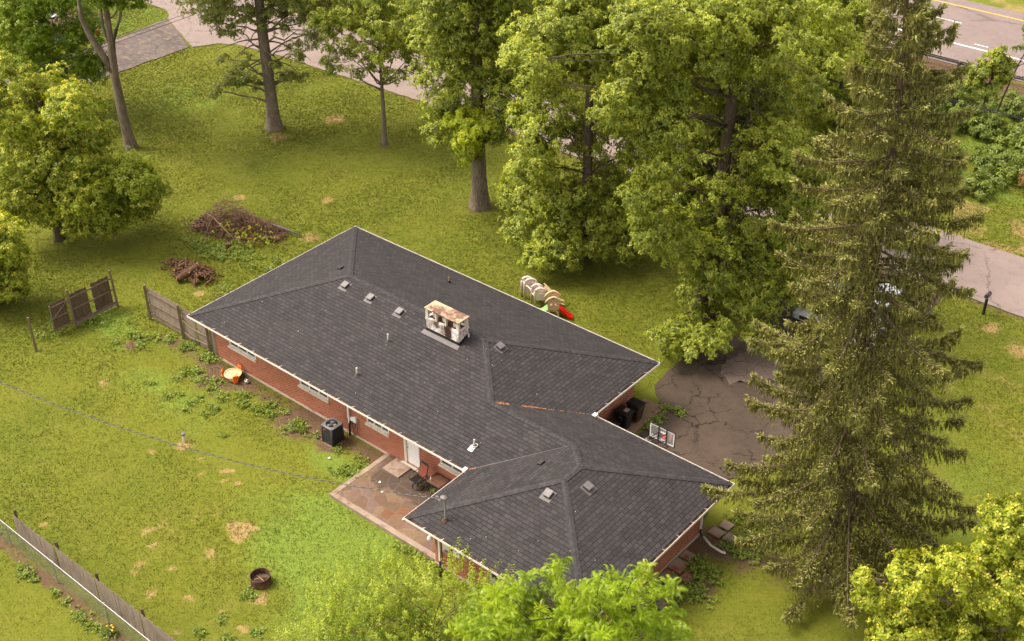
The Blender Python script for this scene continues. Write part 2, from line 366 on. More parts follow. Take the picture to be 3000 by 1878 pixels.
MT['carwhite'] = mat_paint('white_car_paint', (.80, .80, .82)); MT['carsilver'] = mat_paint('silver_car_paint', (.55, .55, .57))
MT['tyre'] = simple('tyre_rubber', (.015, .015, .015), .8)
MT['chrome'] = simple('chrome', (.6, .6, .6), .15, 1.0)
MT['lamp'] = simple('headlight_glass', (.5, .5, .52), .1, spec=.8)
MT['yellowline'] = simple('yellow_road_paint', (.78, .42, .04), .7, var=.1, vs=5)
MT['whiteline'] = simple('white_road_paint', (.78, .72, .68), .7, var=.08, vs=5)
MT['cable'] = simple('cable_sheath', (.10, .085, .085), .6, var=.5, vs=1.5, col2=(.35, .31, .30), amt=.5, ts=1.2)
MT['blue'] = simple('blue_plastic', (.06, .25, .60), .5)
MT['petal'] = simple('orange_petals', (.75, .30, .02), .6)
MT['stone'] = simple('path_stone', (.26, .20, .155), .9, var=.2, vs=1.2, col2=(.26, .085, .06), amt=.4, ts=.9)
# ------------------------------------------------------------------ the setting: ground, roads
def fbm(x, y, s, seed=0, oct=4):
    """cheap smooth value noise 0..1"""
    r = np.random.default_rng(seed); out = np.zeros_like(x); amp = 1; tot = 0
    for o in range(oct):
        t = r.random((64, 64)); u = x*s; v = y*s
        i = np.floor(u).astype(int); j = np.floor(v).astype(int); a = u-i; b = v-j; a = a*a*(3-2*a); b = b*b*(3-2*b)
        q = lambda m, n: t[(i+m) % 64, (j+n) % 64]
        out += amp*((q(0,0)*(1-a)+q(1,0)*a)*(1-b)+(q(0,1)*(1-a)+q(1,1)*a)*b); tot += amp; amp *= .5; s *= 2.1
    return out/tot
DRY = [(4.5,-6.1,.3),(6.7,-4.95,.2),(8.2,-4.9,.15),(8.8,-5.3,.2),(10.2,-6.85,.22),(11.45,-6.95,.45),(12.2,-7.1,.5),(12.25,-6.5,.3),(11.9,-6.6,.35),(4.9,-12.2,.3),
 (8.8,-9.6,.25),(9.75,-9.8,.2),(9.74,-10.03,.2),(12.0,-8.64,.25),(10.3,-11.0,.3),(10.5,-11.4,.28),(11.5,-10.3,.2),(12.4,-9.5,.15),(12.0,-11.9,.33),(12.5,-10.7,.18),
 (15.0,-10.5,.35),(13.4,-10.9,.2),(5.3,-4.85,.45),(8.5,-4.6,.25),(7.6,-5.6,.2),(9.4,-5.0,.25),(16.2,-12.2,.5),(14.6,-12.4,.3),(-16.9,20.6,.8),(-15.9,25.0,.9),(-11.87,13,.5),
 (-7.3,16.4,.45),(-4.6,12.5,.7),(-3.7,5.2,.6),(-4.9,4.2,.4),(-2.6,7.9,.5),(1.7,3.0,.5),(-3.6,-1.2,.5),(-1.9,-4.3,.4),(15.7,-9.1,.5),(16.5,-10.6,.3),(38.5,11.5,.4),(31,29.2,.6),(33,28.0,.7),(31,39.5,1.2),(34,41,1.5),(29.5,38.6,.9),(35.5,38.8,1.2),(28.5,40.2,1.0)]
def zones(x, y):
    n = fbm(x, y, .8, 3); nf = fbm(x, y, 2.6, 5)
    R = np.zeros_like(x); D = np.zeros_like(x); L = np.zeros_like(x)
    rg = (fbm(x, y, 1.9, 17)-.5)*1.1
    blob = lambda cx, cy, r, k=1.: k*np.clip(1.25-np.hypot(x-cx, y-cy)/r+rg, 0, 1)
    # leaf litter and bare soil along the back wall
    s = np.clip(1-np.abs(y-.3)/(1.0), 0, 1)*np.clip((x+5)/3, 0, 1)*np.clip((14.5-x)/1, 0, 1); R = np.maximum(R, s*(.22+.72*n))
    for c in ((10.6,-.2,.9,.7),(2.5,-.3,1.4,.6),(8.2,.1,1.6,.75),(33.45,7.44,2.3,.45),(27.9,2.0,1.6,.8),(28.0,5.3,1.4,.75),(28.9,5.8,1.2,.6),(31.2,6.2,1.4,.4),(-17.96,21.1,.8,.5),(-10.2,24.4,.6,.6),(.8,21.7,.9,.55),(-23.2,12.9,.6,.5),
              (17,61.0,2.5,.9),(13,60.5,3,.9),(21,60,3,.9),(-48,24,4.5,.6),(-44.5,22.5,3,.6),(22.1,10.1,.9,.5),(3.0,.2,.8,.6),(-3.5,-1.2,.6,.6),(30,5.6,1.0,.5),(29.4,3.2,.9,.6)): R = np.maximum(R, blob(*c))
    s = np.clip(1-np.abs(y+14.05)/.45, 0, 1); R = np.maximum(R, s*(.25+.95*n))
    s = np.clip(1-np.abs(y-31.0)/.5, 0, 1)*(x > -34); R = np.maximum(R, s*.45)
    for cx, cy, r in DRY: D = np.maximum(D, blob(cx, cy, r*1.15, .44+.5*nf))
    # thin straw patches over the back lawn and verge
    D = np.maximum(D, .42*np.clip((n-.5)*4, 0, 1)*np.clip(1-np.hypot((x-10.5)/5, (y+9)/4.5), 0, 1)*1.6)
    D = np.maximum(D, .45*np.clip((n-.4)*4, 0, 1)*((y > 37.2) & (y < 42) & (x > 20)))
    D = np.maximum(D, .5*np.clip((n-.3)*3, 0, 1)*(y > 75.5)); D = np.maximum(D, .35*np.clip((n-.45)*4, 0, 1)*((x > 27) & (y > 20) & (y < 31)))
    L = np.maximum(L, (.35+.75*n)*np.clip(1.5-np.hypot((x-15.6)/4.8, (y+5.2)/3.0), 0, 1)); L = np.maximum(L, (.3+.7*n)*np.clip(1.4-np.hypot((x-20.5)/5, (y+7.5)/3.5), 0, 1))
    L = np.maximum(L, .6*np.clip(1.2-np.hypot((x-2)/6, (y+3.0)/2.2), 0, 1)*n*1.5)
    L = np.maximum(L, .65*np.clip(1.2-np.hypot((x-12.0)/3, (y+1.2)/1.2), 0, 1)); L = np.maximum(L, .75*np.clip(1.2-np.hypot((x+5.5)/4, (y+.8)/2.0), 0, 1)*n*1.6)
    L = np.maximum(L, .55*np.clip(1.2-np.hypot((x+27)/6, (y-20)/5), 0, 1)*n*1.5); L = np.maximum(L, .6*np.clip(1.2-np.hypot((x-38)/5, (y-16)/7), 0, 1)*n*1.5)
    L = np.maximum(L, .7*np.clip((y-40)/4, 0, 1)*np.clip((60-y)/3, 0, 1)*np.clip((x-8)/8, 0, 1)*n*1.4)
    L = np.maximum(L, .6*((x < -41.4) & (y > 22))*n*1.6)
    return R, D, L
def set_zone(me, x, y):
    R, D, L = zones(x, y); a = me.color_attributes.new('zone', 'FLOAT_COLOR', 'POINT')
    a.data.foreach_set('color', np.stack([R, D, L, np.ones_like(R)], 1).astype(np.float32).ravel())
def make_lawn():
    xs = np.concatenate([[-700, -300, -120], np.arange(-62, 46, .3), [70, 200, 700]]); ys = np.concatenate([[-300, -80], np.arange(-22, 82, .3), [110, 250, 900]])
    X, Y = np.meshgrid(xs, ys, indexing='ij'); nx, ny = len(xs), len(ys)
    Z = (fbm(X, Y, .25, 9, 2)-.5)*.05; Z -= .03
    V = np.stack([X.ravel(), Y.ravel(), Z.ravel()], 1)
    i, j = np.meshgrid(np.arange(nx-1), np.arange(ny-1), indexing='ij'); a = (i*ny+j).ravel()
    F = np.stack([a, a+ny, a+ny+1, a+1], 1)
    me = npmesh('lawn', V, F); set_zone(me, X.ravel(), Y.ravel()); me.polygons.foreach_set('use_smooth', np.ones(len(F), bool))
    o = bpy.data.objects.new('lawn', me); COL.objects.link(o); me.materials.append(MT['turf']); return tag(o, kind='structure')
def npmesh(name, V, F):
    """V (n,3), F (m,k) arrays -> mesh"""
    me = bpy.data.meshes.new(name); k = F.shape[1]
    me.vertices.add(len(V)); me.vertices.foreach_set('co', np.ascontiguousarray(V, dtype=np.float32).ravel())
    me.loops.add(F.size); me.loops.foreach_set('vertex_index', np.ascontiguousarray(F, dtype=np.int32).ravel())
    me.polygons.add(len(F)); me.polygons.foreach_set('loop_start', np.arange(0, F.size, k, dtype=np.int32))
    me.polygons.foreach_set('loop_total', np.full(len(F), k, dtype=np.int32)); me.update(calc_edges=True); return me
def ragged(poly, step=.35, amp=.07, seed=1):
    r = random.Random(seed); out = []
    for i in range(len(poly)):
        a = Vector(poly[i]); b = Vector(poly[(i+1) % len(poly)]); L = (b-a).length; n = max(1, min(140, int(L/step)))
        nrm = Vector((-(b-a).y, (b-a).x)).normalized()
        for k in range(n):
            p = a+(b-a)*(k/n)+(nrm*r.uniform(-amp, amp) if k else Vector((0, 0))); out.append((p.x, p.y))
    return out
def sheet(name, poly, z, mat, amp=.07, step=.35, seed=1, kind='structure'):
    me = bpy.data.meshes.new(name); bm = bmesh.new(); pts = ragged(poly, step, amp, seed) if amp else poly
    f = bm.faces.new([bm.verts.new((x, y, z)) for x, y in pts]); bmesh.ops.triangulate(bm, faces=[f]); bmesh.ops.recalc_face_normals(bm, faces=bm.faces)
    for f in bm.faces:
        if f.normal.z < 0: f.normal_flip()
    bm.to_mesh(me); bm.free(); o = bpy.data.objects.new(name, me); COL.objects.link(o); me.materials.append(MT[mat]); return tag(o, kind=kind)
make_lawn()
sheet('road', [(-250, 31.0), (-43.2, 31.15), (-42.0, 30.6), (-41.2, 29.9), (-34.6, 27.2), (-33.6, 29.0), (-32.2, 29.8), (-28, 30.4), (-12, 31.2), (26, 31.2), (60, 31.0), (250, 31.0), (250, 37.3), (26, 37.3), (-30, 37.6), (-250, 37.4)], .014, 'road', .05, .6)
sheet('side_driveway', [(-41.3, 29.95), (-41.1, 27), (-40.7, 22), (-40.2, 10), (-40, 0), (-33.9, 0), (-35.0, 17.6), (-34.9, 20.7), (-34.75, 27.0)], .018, 'sidedrive', .08, .35, 2)
sheet('highway', [(-300, 62.2), (300, 62.2), (300, 76.3), (-300, 76.3)], .018, 'highway', .06, 1.5, 3)
sheet('driveway', [(20.6, 31.1), (20.5, 24), (21.0, 20.8), (20.35, 18.3), (19.65, 16.4), (19.9, 13.3), (20.9, 12.2), (21.45, 11.3), (21.55, 10.0), (21.6, 7.2), (21.4, 5.85), (27.3, 5.85), (26.6, 9.5), (27.4, 11.6), (27.9, 16), (28.0, 24), (27.6, 31.1)], .012, 'drive', .07, .3, 4)
sheet('driveway_patch', [(21.55, 17.0), (21.9, 16.3), (22.8, 15.75), (22.95, 16.15), (23.6, 16.9), (24.3, 17.6), (23.9, 19.2), (22.6, 20.6), (21.9, 19.3)], .020, 'patch', .12, .22, 5)
o = MB().bx(20.16, 21.35, 8.0, 12.1, -.05, .06).build('bin_pad', MT['pad'], bevel=.01); tag(o, kind='structure')
def strip(name, x0, x1, y, wd, z, mat): return tag(MB().sheet([(x0, y-wd/2), (x1, y-wd/2), (x1, y+wd/2), (x0, y+wd/2)], z).build(name, MT[mat]), kind='structure')
strip('yellow_edge_line', -200, 200, 74.6, .16, .026, 'yellowline'); strip('white_edge_line', -200, 200, 66.3, .22, .026, 'whiteline')
for x0 in (-16, -3.5, 9.0, 21.5): strip('lane_dash', x0-1.0, x0+2.0, 70.85, .15, .026, 'whiteline')
for x0 in (1.2, 7.5, 13.7, 20.0): strip('lane_dash', x0, x0+1.15, 67.15, .13, .026, 'whiteline')
# patio: flagstones inside a concrete kerb
tag(MB().bx(13.55, 19.90, -2.65, .87, -.05, .13).build('patio', MT['flag']), kind='structure')
mb = MB(); mb.bx(13.30, 13.55, -2.9, .87, -.05, .145); mb.bx(13.55, 19.9, -2.92, -2.65, -.05, .145); tag(mb.build('patio_kerb', MT['concrete'], bevel=.012), kind='structure')
tag(MB().bx(13.95, 15.0, -.15, .87, .131, .20).build('doorstep_slab', MT['concrete'], bevel=.015), kind='structure')
mb = MB()
for i, (cx, cy, a, b) in enumerate([(27.95,.35,.6,.55),(28.55,.5,.5,.45),(27.95,1.05,.62,.6),(27.9,1.8,.6,.62),(28.6,1.2,.45,.6),(27.95,2.6,.6,.7),(28.55,2.2,.5,.6),(27.95,3.45,.62,.75),(28.6,3.1,.45,.5),(27.9,4.2,.5,.5),(28.1,6.2,.6,.5),(28.75,6.3,.5,.5),(28.2,6.85,.5,.5),(27.95,-.5,.6,.6)]):
    mb.box((cx, cy, .02), (a, b, .07), random.uniform(-.12, .12))
tag(mb.build('stone_path', MT['stone'], bevel=.01), kind='structure')
# ------------------------------------------------------------------ the house
HE, SL = 2.69, .3205
W_, L_, Y1, Y2, XG, L2 = 11.96, 21.02, 6.68, -3.81, 19.03, 28.44
OV = .88
HB = (10.5, 6.0, 0)
house = thing('brick_house', 'single storey red brick house with L shaped dark shingled hip roof and white gutters', 'house', HB)
def wallx(mb, x0, x1, y, z0, z1, ops, out):
    """wall along x with openings (x0,x1,z0,z1); out = sign of outward y"""
    xs = sorted({x0, x1, *[o[0] for o in ops], *[o[1] for o in ops]}); zs = sorted({z0, z1, *[o[2] for o in ops], *[o[3] for o in ops]})
    for a, b in zip(xs, xs[1:]):
        for c, d in zip(zs, zs[1:]):
            if any(o[0] <= a and b <= o[1] and o[2] <= c and d <= o[3] for o in ops): continue
            mb.add([(a, y, c), (b, y, c), (b, y, d), (a, y, d)], [(0, 1, 2, 3)])
    q = y-out*.14
    for a, b, c, d in ops:
        mb.add([(a, y, c), (a, q, c), (a, q, d), (a, y, d)], [(0, 1, 2, 3)]); mb.add([(b, y, c), (b, q, c), (b, q, d), (b, y, d)], [(0, 1, 2, 3)])
        mb.add([(a, y, c), (b, y, c), (b, q, c), (a, q, c)], [(0, 1, 2, 3)]); mb.add([(a, y, d), (b, y, d), (b, q, d), (a, q, d)], [(0, 1, 2, 3)])
def wally(mb, y0, y1, x, z0, z1): mb.add([(x, y0, z0), (x, y1, z0), (x, y1, z1), (x, y0, z1)], [(0, 1, 2, 3)])
ZT, ZF = 2.52, .085
xa, xb, yb, xw0, xw1, yw0, yw1 = OV, L_-OV, W_-OV, XG+OV, L2-OV, Y2+OV, Y1-OV
wins_s = [(2.05, 4.10, 1.27, 2.30), (7.36, 9.40, 1.27, 2.30), (12.02, 13.48, 1.27, 2.30), (16.72, 18.85, 1.27, 2.30)]
wins_w = [(22.95, 24.9, .98, 2.2)]
door = (14.45, 15.45, .22, 2.30)
mb = MB()
wallx(mb, xa, xw0, yw0*0+OV, ZF, ZT, wins_s+[door], -1)
wallx(mb, xw0, xw1, yw0, ZF, ZT, wins_w, -1)
wally(mb, yw0, OV, xw0, ZF, ZT); wally(mb, yw0, yw1, xw1, ZF, ZT); mb.add([(xb, yw1, ZF), (xw1, yw1, ZF), (xw1, yw1, ZT), (xb, yw1, ZT)], [(0, 1, 2, 3)])
wally(mb, yw1, yb, xb, ZF, ZT); mb.add([(xa, yb, ZF), (xb, yb, ZF), (xb, yb, ZT), (xa, yb, ZT)], [(0, 1, 2, 3)]); wally(mb, OV, yb, xa, ZF, ZT)
mb.build('wall', MT['brick'], house)
mb = MB(); e = .035
mb.bx(xa-e, xw0-.04, OV-e, OV+.12, -.3, ZF); mb.bx(xw0-e, xw1+e, yw0-e, yw0+.12, -.3, ZF); mb.bx(xw1-.12, xw1+e, yw0+.12, yw1+e, -.3, ZF)
mb.bx(xw0-e, xw0+.12, yw0+.12, OV+.12, -.3, ZF); mb.bx(xb-.12, xb+e, yw1+.1, yb+e, -.3, ZF); mb.bx(xa-e, xb-.12, yb-.12, yb+e, -.3, ZF); mb.bx(xa-e, xa+.12, OV+.12, yb-.12, -.3, ZF)
mb.build('foundation', MT['found'], house)
MB().bx(xa+.2, xb-.2, OV+.3, yb-.2, 0.1, 2.4).bx(xw0+.2, xw1-.2, yw0+.3, OV+.5, .1, 2.4).build('room_core', MT['black'], house)
def window(o, y, nm='window', n=2):
    a, b, c, d = o; f = MB(); q = y+.06
    for s in ((a, a+.07, c, d), (b-.07, b, c, d), (a+.07, b-.07, c, c+.08), (a+.07, b-.07, d-.07, d)): f.bx(s[0], s[1], q-.05, q+.06, s[2], s[3])
    for k in range(1, n+1): x = a+(b-a)*k/(n+1); f.bx(x-.03, x+.03, q-.04, q+.06, c+.08, d-.07)
    f.bx(a+.07, b-.07, q-.035, q+.05, (c+d)/2-.03, (c+d)/2+.03)
    w_ = f.build('window', MT['trim'], house)
    MB().bx(a-.06, b+.06, y-.09, q-.05, c-.10, c-.005).bx(a-.02, b+.02, y-.055, q-.05, c-.005, c+.03).build('sill', MT['cream'], w_, bevel=.006)
    MB().bx(a+.07, b-.07, q+.01, q+.02, c+.08, d-.07).build('pane', MT['glass'], w_)
for o in wins_s: window(o, OV)
window(wins_w[0], yw0)
# back door
a, b, c, d = door; f = MB()
f.bx(a, a+.15, OV-.03, OV+.1, c, d); f.bx(b-.05, b, OV-.03, OV+.1, c, d); f.bx(a+.15, b-.05, OV-.03, OV+.1, d-.08, d)
f2 = MB().bx(a+.15, b-.05, OV+.03, OV+.07, c+.03, d-.08)
for zz in ((.45, .95), (1.1, 1.7)):
    for xx in ((a+.24, a+.5), (a+.58, a+.86)): f2.bx(xx[0], xx[1], OV+.022, OV+.031, zz[0], zz[1])
dr = f2.build('door', MT['white'], house); f.build('frame', MT['cream'], dr)
MB().sphere((a+.22, OV-.01, 1.15), .035).build('handle', MT['metal'], dr); MB().sphere((a+.22, OV+.01, 1.32), .028).build('deadbolt', MT['metal'], dr)
MB().bx(a-.12, b+.12, OV-.16, OV-.036, .132, .215).build('threshold', MT['cream'], house, bevel=.006)
# ---- roof
E_ = .125
def pz(s, d): return HE+SL*d
X0, Yn = E_, E_; zE = HE+SL*E_
xm = (XG+L2)/2; ww = L2-XG
P = dict(A=(E_, E_, zE), B=(E_, W_-E_, zE), C=(L_-E_, W_-E_, zE), D=(L_-E_, Y1-E_, zE), E=(L2-E_, Y1-E_, zE), F=(L2-E_, Y2+E_, zE), G=(XG+E_, Y2+E_, zE), H=(XG+E_, E_, zE),
 R1=(W_/2, W_/2, HE+SL*W_/2), R2=(L_-W_/2, W_/2, HE+SL*W_/2), V=(L_-Y1/2, Y1/2, HE+SL*Y1/2), P1=(XG+Y1/2, Y1/2, HE+SL*Y1/2), P2=(xm, Y1-ww/2, HE+SL*ww/2), P3=(xm, Y2+ww/2, HE+SL*ww/2))
planes = [('AH P1 V R2 R1', 'x', 1), ('A R1 B', 'y', 1), ('B R1 R2 C', 'x', -1), ('C R2 V D', 'y', -1), ('D V P1 P2 E', 'x', -1), ('H G P3 P2 P1', 'y', 1), ('G F P3', 'x', 1), ('F E P2 P3', 'y', -1)]
planes = [(['A', 'H', 'P1', 'V', 'R2', 'R1'], 'x', 1)]+[(p.split(), a, s) for p, a, s in planes[1:]]
me = bpy.data.meshes.new('roof'); vs = []; fs = []; uvs = []
k = math.sqrt(1+SL*SL)
for ks, ax, sg in planes:
    b0 = len(vs); base = P[ks[0]]
    for q in ks:
        p = P[q]; vs.append((p[0]-HB[0], p[1]-HB[1], p[2]))
        uvs.append((p[0] if ax == 'x' else p[1], (p[2]-zE)/SL*k+ (3.1 if sg < 0 else 0)))
    fs.append(list(range(b0, len(vs))))
me.from_pydata(vs, [], fs); uvl = me.uv_layers.new(name='UVMap')
for pl in me.polygons:
    for li in pl.loop_indices: uvl.data[li].uv = uvs[me.loops[li].vertex_index]
bm = bmesh.new(); bm.from_mesh(me); bmesh.ops.recalc_face_normals(bm, faces=bm.faces)
for f in bm.faces:
    if f.normal.z < 0: f.normal_flip()
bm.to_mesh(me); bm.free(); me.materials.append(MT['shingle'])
roof = bpy.data.objects.new('roof', me); COL.objects.link(roof); roof.parent = house; ORG[roof.name] = Vector(HB)
# eave: fascia, gutter trough, soffit
outl = ['A', 'H', 'G', 'F', 'E', 'D', 'C', 'B']
corner = dict(A=(0, 0), B=(0, W_), C=(L_, W_), D=(L_, Y1), E=(L2, Y1), F=(L2, Y2), G=(XG, Y2), H=(XG, 0))
def inset(d):
    s = dict(A=(1, 1), B=(1, -1), C=(-1, -1), D=(-1, -1), E=(-1, -1), F=(-1, 1), G=(1, 1), H=(1, 1)); return {q: (corner[q][0]+s[q][0]*d, corner[q][1]+s[q][1]*d) for q in corner}
def band(mb, d0, z0, d1, z1, mi=0):
    a, b = inset(d0), inset(d1)
    for i in range(8):
        p, q = outl[i], outl[(i+1) % 8]; mb.add([(*a[p], z0), (*a[q], z0), (*b[q], z1), (*b[p], z1)], [(0, 1, 2, 3)], mi)
mb = MB(); zg = HE
band(mb, 0, zg, 0, zg-.10); band(mb, 0, zg, .016, zg); band(mb, .016, zg, .016, zg-.05); band(mb, 0, zg-.10, .135, zg-.12); band(mb, .135, zg-.12, .135, zg-.19); band(mb, .135, zg-.19, .16, zg-.19)
def hang(mb, key0, key1, n):
    a, b = Vector(corner[key0]), Vector(corner[key1]); ii, jj = inset(.13)[key0], inset(.13)[key1]
    for k_ in range(1, n+1):
        p = a.lerp(b, k_/(n+1)); q = Vector(ii).lerp(Vector(jj), k_/(n+1)); d = (b-a).normalized()*.011
        z = zg+.006; mb.add([(*(p-d), z), (*(p+d), z), (*(q+d), z+.035), (*(q-d), z+.035)], [(0, 1, 2, 3)])
hang(mb, 'A', 'H', 18); hang(mb, 'G', 'F', 8); hang(mb, 'F', 'E', 9); hang(mb, 'D', 'C', 4)
mb.bx(XG-.12, XG+.06, -.06, .16, HE-.1, HE+.07); mb.bx(L_-.06, L_+.14, Y1-.16, Y1+.08, HE-.1, HE+.08)
mb.build('gutter', MT['trim'], roof)
mb = MB(); band(mb, .018, zg-.035, .165, zg-.02); mb.build('gutter_litter', MT['debris'], roof)
mb = MB(); band(mb, .14, zg-.18, OV+.01, zg-.18); mb.build('soffit', MT['soffit'], house)
# underside edge of the shingles
mb = MB(); band(mb, E_, zE-.001, E_+.002, zg-.12); mb.build('drip_edge', MT['flash'], roof)
# ridge and hip caps, laid piece over piece
def caps(mb, a, b, wd=.30, lift=.012):
    a, b = Vector(a), Vector(b); t = b-a; L = t.length; t.normalize(); side = t.cross(Vector((0, 0, 1))).normalized(); up = side.cross(t)
    n = max(2, int(L/.19)); drop = .030 if abs(t.z) > .02 else .040
    for i in range(n):
        p = a+t*(L*i/n); q = a+t*(L*(i+1)/n+.03); h0 = lift+.004; h1 = lift+.016; w2 = wd/2*random.uniform(.96, 1.04)
        if t.z < -.01: h0, h1 = h1, h0
        vs = []
        for pt, h in ((p, h0), (q, h1)):
            vs += [pt-side*w2+up*(h-drop), pt+up*h, pt+side*w2+up*(h-drop)]
        mb.add([v for v in vs], [(0, 1, 4, 3), (1, 2, 5, 4)])
        mb.add([vs[3], vs[4], vs[5], vs[5]-up*.014, vs[4]-up*.014, vs[3]-up*.014], [(0, 1, 4, 5), (1, 2, 3, 4)])
mb = MB()
for a, b in (('A', 'R1'), ('B', 'R1'), ('C', 'R2'), ('R1', 'R2'), ('V', 'R2'), ('V', 'P1'), ('P1', 'P2'), ('P2', 'P3'), ('G', 'P3'), ('F', 'P3'), ('E', 'P2')): caps(mb, P[a], P[b])
MT['cap'] = simple('cap_shingles', (.0405, .0355, .0372), .85, var=.4, vs=5.0, bump=.4, bs=60)
mb.build('ridge_caps', MT['cap'], roof)
# needles caught in the valleys, pale specks on the slopes
def litter(mb, a, b, n, wd, sz):
    a, b = Vector(a), Vector(b); side = (b-a).cross(Vector((0, 0, 1))).normalized()
    for i in range(n):
        p = a.lerp(b, random.random())+side*random.gauss(0, wd); p.z += abs(random.gauss(0, 1))*0+.012+SL*abs((p-a.lerp(b, 0)).dot(side))*.7
        an = random.uniform(0, 6.28); l = sz*random.uniform(.5, 1.6); d = Vector((math.cos(an), math.sin(an), 0))*l; q = Vector((-d.y, d.x, 0))*.25
        mb.add([p-d-q, p+d-q, p+d+q, p-d+q], [(0, 1, 2, 3)])
mb = MB(); Vv, Dd, Hh, Pp = P['V'], P['D'], P['H'], P['P1']; lp = lambda a, b, t: tuple(Vector(a).lerp(Vector(b), t))
litter(mb, lp(Vv, Dd, .04), lp(Vv, Dd, .18), 130, .03, .035); litter(mb, lp(Vv, Dd, .30), lp(Vv, Dd, .50), 110, .022, .035); litter(mb, lp(Vv, Dd, .5), lp(Vv, Dd, .97), 60, .012, .03)
litter(mb, lp(Hh, Pp, .0), lp(Hh, Pp, .07), 40, .03, .025); litter(mb, lp(Hh, Pp, .12), lp(Hh, Pp, .22), 12, .02, .02)
mb.build('valley_needles', MT['orange_debris'], roof)['kind'] = 'stuff'
MT['leadflash'] = simple('worn_valley_metal', (.16, .135, .12), .6, var=.2)
mb = MB()
for a, b in ((Hh, Pp),):
    a, b = Vector(a), Vector(b); s_ = (b-a).cross(Vector((0, 0, 1))).normalized()*.022; u_ = Vector((0, 0, .014)); mb.add([a-s_+u_, a+s_+u_, b+s_*.4+u_, b-s_*.4+u_], [(0, 1, 2, 3)])
mb.build('valley_flashing', MT['flash'], roof)
mb = MB()
for i in range(34):
    x = random.uniform(2, 27); y = random.uniform(.4, 5.6)
    if x > 19.5: y = random.uniform(-3.2, .6); d = min(y-Y2, L2-x, x-XG, 9)
    else: d = min(y, x)
    z = HE+SL*d+.02; mb.sphere((x, y, z), random.uniform(.009, .018), 5)
mb.build('roof_specks', MT['white'], roof)['kind'] = 'stuff'
# roof furniture
Nn = Vector((0, -SL, 1)).normalized()
def slope_frame(nx, ny):
    n = Vector((-nx*SL*-1, 0, 0)) if 0 else Vector((nx*SL, ny*SL, 1)).normalized(); dn = Vector((nx, ny, -SL)).normalized(); return n, dn, n.cross(dn)
def roof_vent(x, y, z, nx, ny, s=.36):
    n, dn, sd = slope_frame(nx, ny); R = Matrix((sd, -dn, n)).transposed(); c = Vector((x, y, z))
    mb = MB(); mb.box(c+n*.016+dn*.05, (s*1.5, s*1.55, .012), rot=R, mi=1); mb.box(c+n*.07, (s*.86, s*.86, .10), rot=R, mi=2)
    mb.box(c+n*.145, (s, s, .05), rot=R, mi=0); mb.box(c+n*.172, (s*.9, s*.9, .012), rot=R, mi=0)
    mb.build('roof_vent', [MT['vent'], MT['flash'], MT['black']], roof, bevel=.012)
for x in (6.32, 8.12, 10.12): roof_vent(x, 5.33, HE+SL*5.33, 0, -1)
roof_vent(23.63, 0.01, HE+SL*(.01-Y2), 0, -1); roof_vent(24.6, 1.35, HE+SL*(L2-24.6), 1, 0); roof_vent(15.78, 6.2, HE+SL*(L_-15.78), 1, 0)
def flat_vent(x, y, z, nx, ny):
    n, dn, sd = slope_frame(nx, ny); R = Matrix((sd, -dn, n)).transposed(); c = Vector((x, y, z)); mb = MB()
    mb.box(c+n*.05, (.30, .22, .07), rot=R, mi=0); mb.box(c+n*.055-dn*.112, (.25, .01, .05), rot=R, mi=1); mb.build('exhaust_vent', [MT['cap'], MT['black']], roof, bevel=.015)
flat_vent(21.95, 1.6, HE+SL*(21.95-XG), -1, 0); flat_vent(4.6, 6.6, HE+SL*4.6, -1, 0)
def pipe(x, y, z, h, collar='flash', mat='grime', r=.042, nm='vent_pipe'):
    mb = MB(); mb.cyl((x, y, z-.05), r, h+.05, 12); o = mb.build(nm, MT[mat], roof, smooth=False)
    MB().tube([(x, y, z-.03), (x, y, z+.10), (x, y, z+.13)], [.12, .07, .055], 14).build('pipe_boot', MT[collar], roof)
pipe(10.86, 3.72, HE+SL*3.72, .42); pipe(10.93, 1.5, HE+SL*1.5, .42); pipe(18.58, 1.15, HE+SL*1.15, .40)
MB().box((18.55, 1.0, HE+SL*1.0+.03), (.26, .30, .02), rot=Matrix((slope_frame(0, -1)[2], -slope_frame(0, -1)[1], slope_frame(0, -1)[0])).transposed()).ring((18.60, 1.18, HE+SL*1.18+.06), .10, .12, -0+HE+SL*1.18+.05, HE+SL*1.18+.08).build('pale_pipe_flashing', MT['white'], roof)
pipe(8.85, 10.22, HE+SL*(W_-10.22), .32, 'black', 'logend')
# chimney
cx0, cx1, cy0, cy1 = 12.10, 14.16, 5.12, 5.80
mb = MB(); mb.bx(cx0, cx1, cy0, cy1, 3.9, 4.98); mb.bx(cx0-.03, cx1+.03, cy0-.03, cy1+.03, 4.98, 5.09); chim = mb.build('chimney', MT['wbrick'], house)
for x in (cx0+.055, cx0+.64, cx0+1.25, cx1-.055):
    for y in (cy0+.05, cy1-.05):
        wd = .15 if x in (cx0+.055, cx1-.055) else .075
        MB().bx(x-wd/2, x+wd/2, y-.06, y+.06, 5.09, 5.60).build('pillar', MT['cream'], chim)
MB().bx(cx0+.10, cx1-.10, cy0+.12, cy1-.12, 5.085, 5.11).build('sooty_floor', MT['rust'], chim)
MB().add([(cx0-.06, cy0-.06, 5.60), (cx1+.06, cy0-.06, 5.60), (cx1+.06, cy1+.06, 5.60), (cx0-.06, cy1+.06, 5.60), (cx0-.06, cy0-.06, 5.645), (cx1+.06, cy0-.06, 5.645), (cx1+.06, cy1+.06, 5.645), (cx0-.06, cy1+.06, 5.645)],
         [(0, 3, 2, 1), (4, 5, 6, 7), (0, 1, 5, 4), (1, 2, 6, 5), (2, 3, 7, 6), (3, 0, 4, 7)]).build('rusty_cap', MT['rustcap'], chim, bevel=.01)
